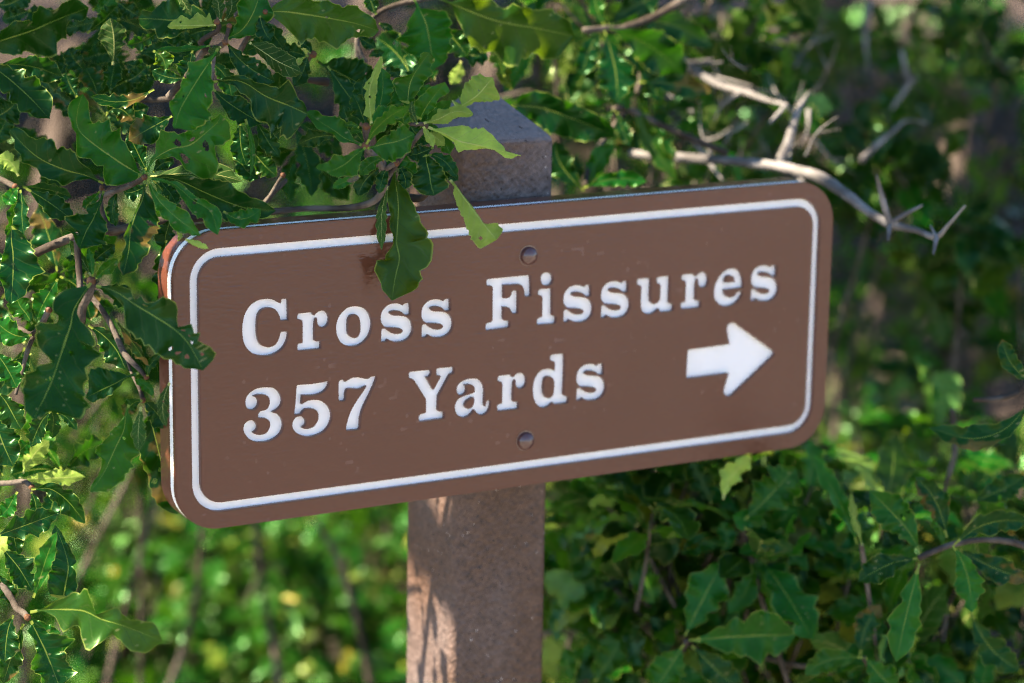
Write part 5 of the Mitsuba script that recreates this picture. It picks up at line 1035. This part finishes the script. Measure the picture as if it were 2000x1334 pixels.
# ---- leaf litter, stones and grass on the ground
def litter_mesh(n, seed):
    r = np.random.default_rng(seed)
    vs, fs, us, at = [], [], [], 0
    for q in range(n):
        d = 2.9 + 10 * r.random() ** 1.3
        s = r.uniform(-.30, .30)
        p = CAM + np.array([FWD[0] + .873 * s, FWD[1] - .487 * s, 0]) * d
        p[2] = ground_z(np.array([p[0]]), np.array([p[1]]))[0] + .006 + .012 * r.random()
        ph = r.uniform(0, 6.28)
        m = frame(p, (math.cos(ph), math.sin(ph), r.normal(0, .25)), unit(r.normal(0, .45, 3) + [0, 0, 1]), r.uniform(.05, .10))
        v, f, uv = PROTO[0][q % 7]
        vs.append(v @ m[:3, :3].T + m[:3, 3]); fs.append(f + at); at += len(v)
        u = uv.copy(); u[:, 0] = q + .5; us.append(u)
    return np.vstack(vs), np.vstack(fs), np.vstack(us)
v, f, uv = litter_mesh(2600, 31)
put('leaf_litter', (v, f), 'dry_leaf', True, uv, label='dry fallen oak leaves covering the ground', category='leaf litter', kind='stuff')

def brush_mesh(n, seed):
    r = np.random.default_rng(seed)
    ms = []
    for q in range(n):
        d = r.uniform(4.6, 9.)
        s = r.uniform(-.26, .26)
        p = CAM + np.array([FWD[0] + .873 * s, FWD[1] - .487 * s, 0]) * d
        p[2] = r.uniform(0, .5) ** 1.5
        a = unit(r.normal(0, 1, 3) * [1, 1, .7]) * r.uniform(.3, .8)
        m = p + a * .5 + r.normal(0, .05, 3)
        w = r.uniform(.004, .013)
        ms.append(tube_mesh([(*p, w), (*m, w * .8), (*(p + a), w * .4)], 6, .15, q, .05))
        if q % 2: ms.append(tube_mesh([(*m, w * .7), (*(m + unit(a + r.normal(0, .3, 3)) * .25), w * .3)], 5, .15, q, .05))
    return join(ms)
put('brushwood', brush_mesh(230, 35), 'trunk_bark', True, label='tangle of dead grey sticks under the far oaks', category='brushwood', kind='stuff')

def grass_mesh(n, seed):
    r = np.random.default_rng(seed)
    vs, fs, us, at = [], [], [], 0
    for q in range(n):
        d = 3.1 + 2.6 * r.random()
        s = r.uniform(-.26, .12)
        p = CAM + np.array([FWD[0] + .873 * s, FWD[1] - .487 * s, 0]) * d
        p[2] = ground_z(np.array([p[0]]), np.array([p[1]]))[0]
        h, ph = r.uniform(.08, .26), r.uniform(0, 6.28)
        b = np.array([math.cos(ph), math.sin(ph), 0]); sd = np.array([-b[1], b[0], 0]) * r.uniform(.0015, .0035)
        k = [p, p + b * h * .12 + [0, 0, h * .5], p + b * h * .4 + [0, 0, h * .92], p + b * h * .62 + [0, 0, h]]
        v = np.vstack([[k[0] - sd, k[0] + sd, k[1] - sd, k[1] + sd, k[2] - sd * .6, k[2] + sd * .6, k[3]]])
        vs.append(v); fs.append(np.array([(0, 1, 3), (0, 3, 2), (2, 3, 5), (2, 5, 4), (4, 5, 6)]) + at); at += 7
        us.append(np.c_[np.full(7, q + .5), np.zeros(7)])
    return np.vstack(vs), np.vstack(fs), np.vstack(us)
v, f, uv = grass_mesh(5200, 33)
put('grass', (v, f), 'grass_blade', False, uv, label='thin sunny grass growing among the low bushes', category='grass', kind='stuff')

print('entries', len(scene), 'leaves', leaf_count[0])
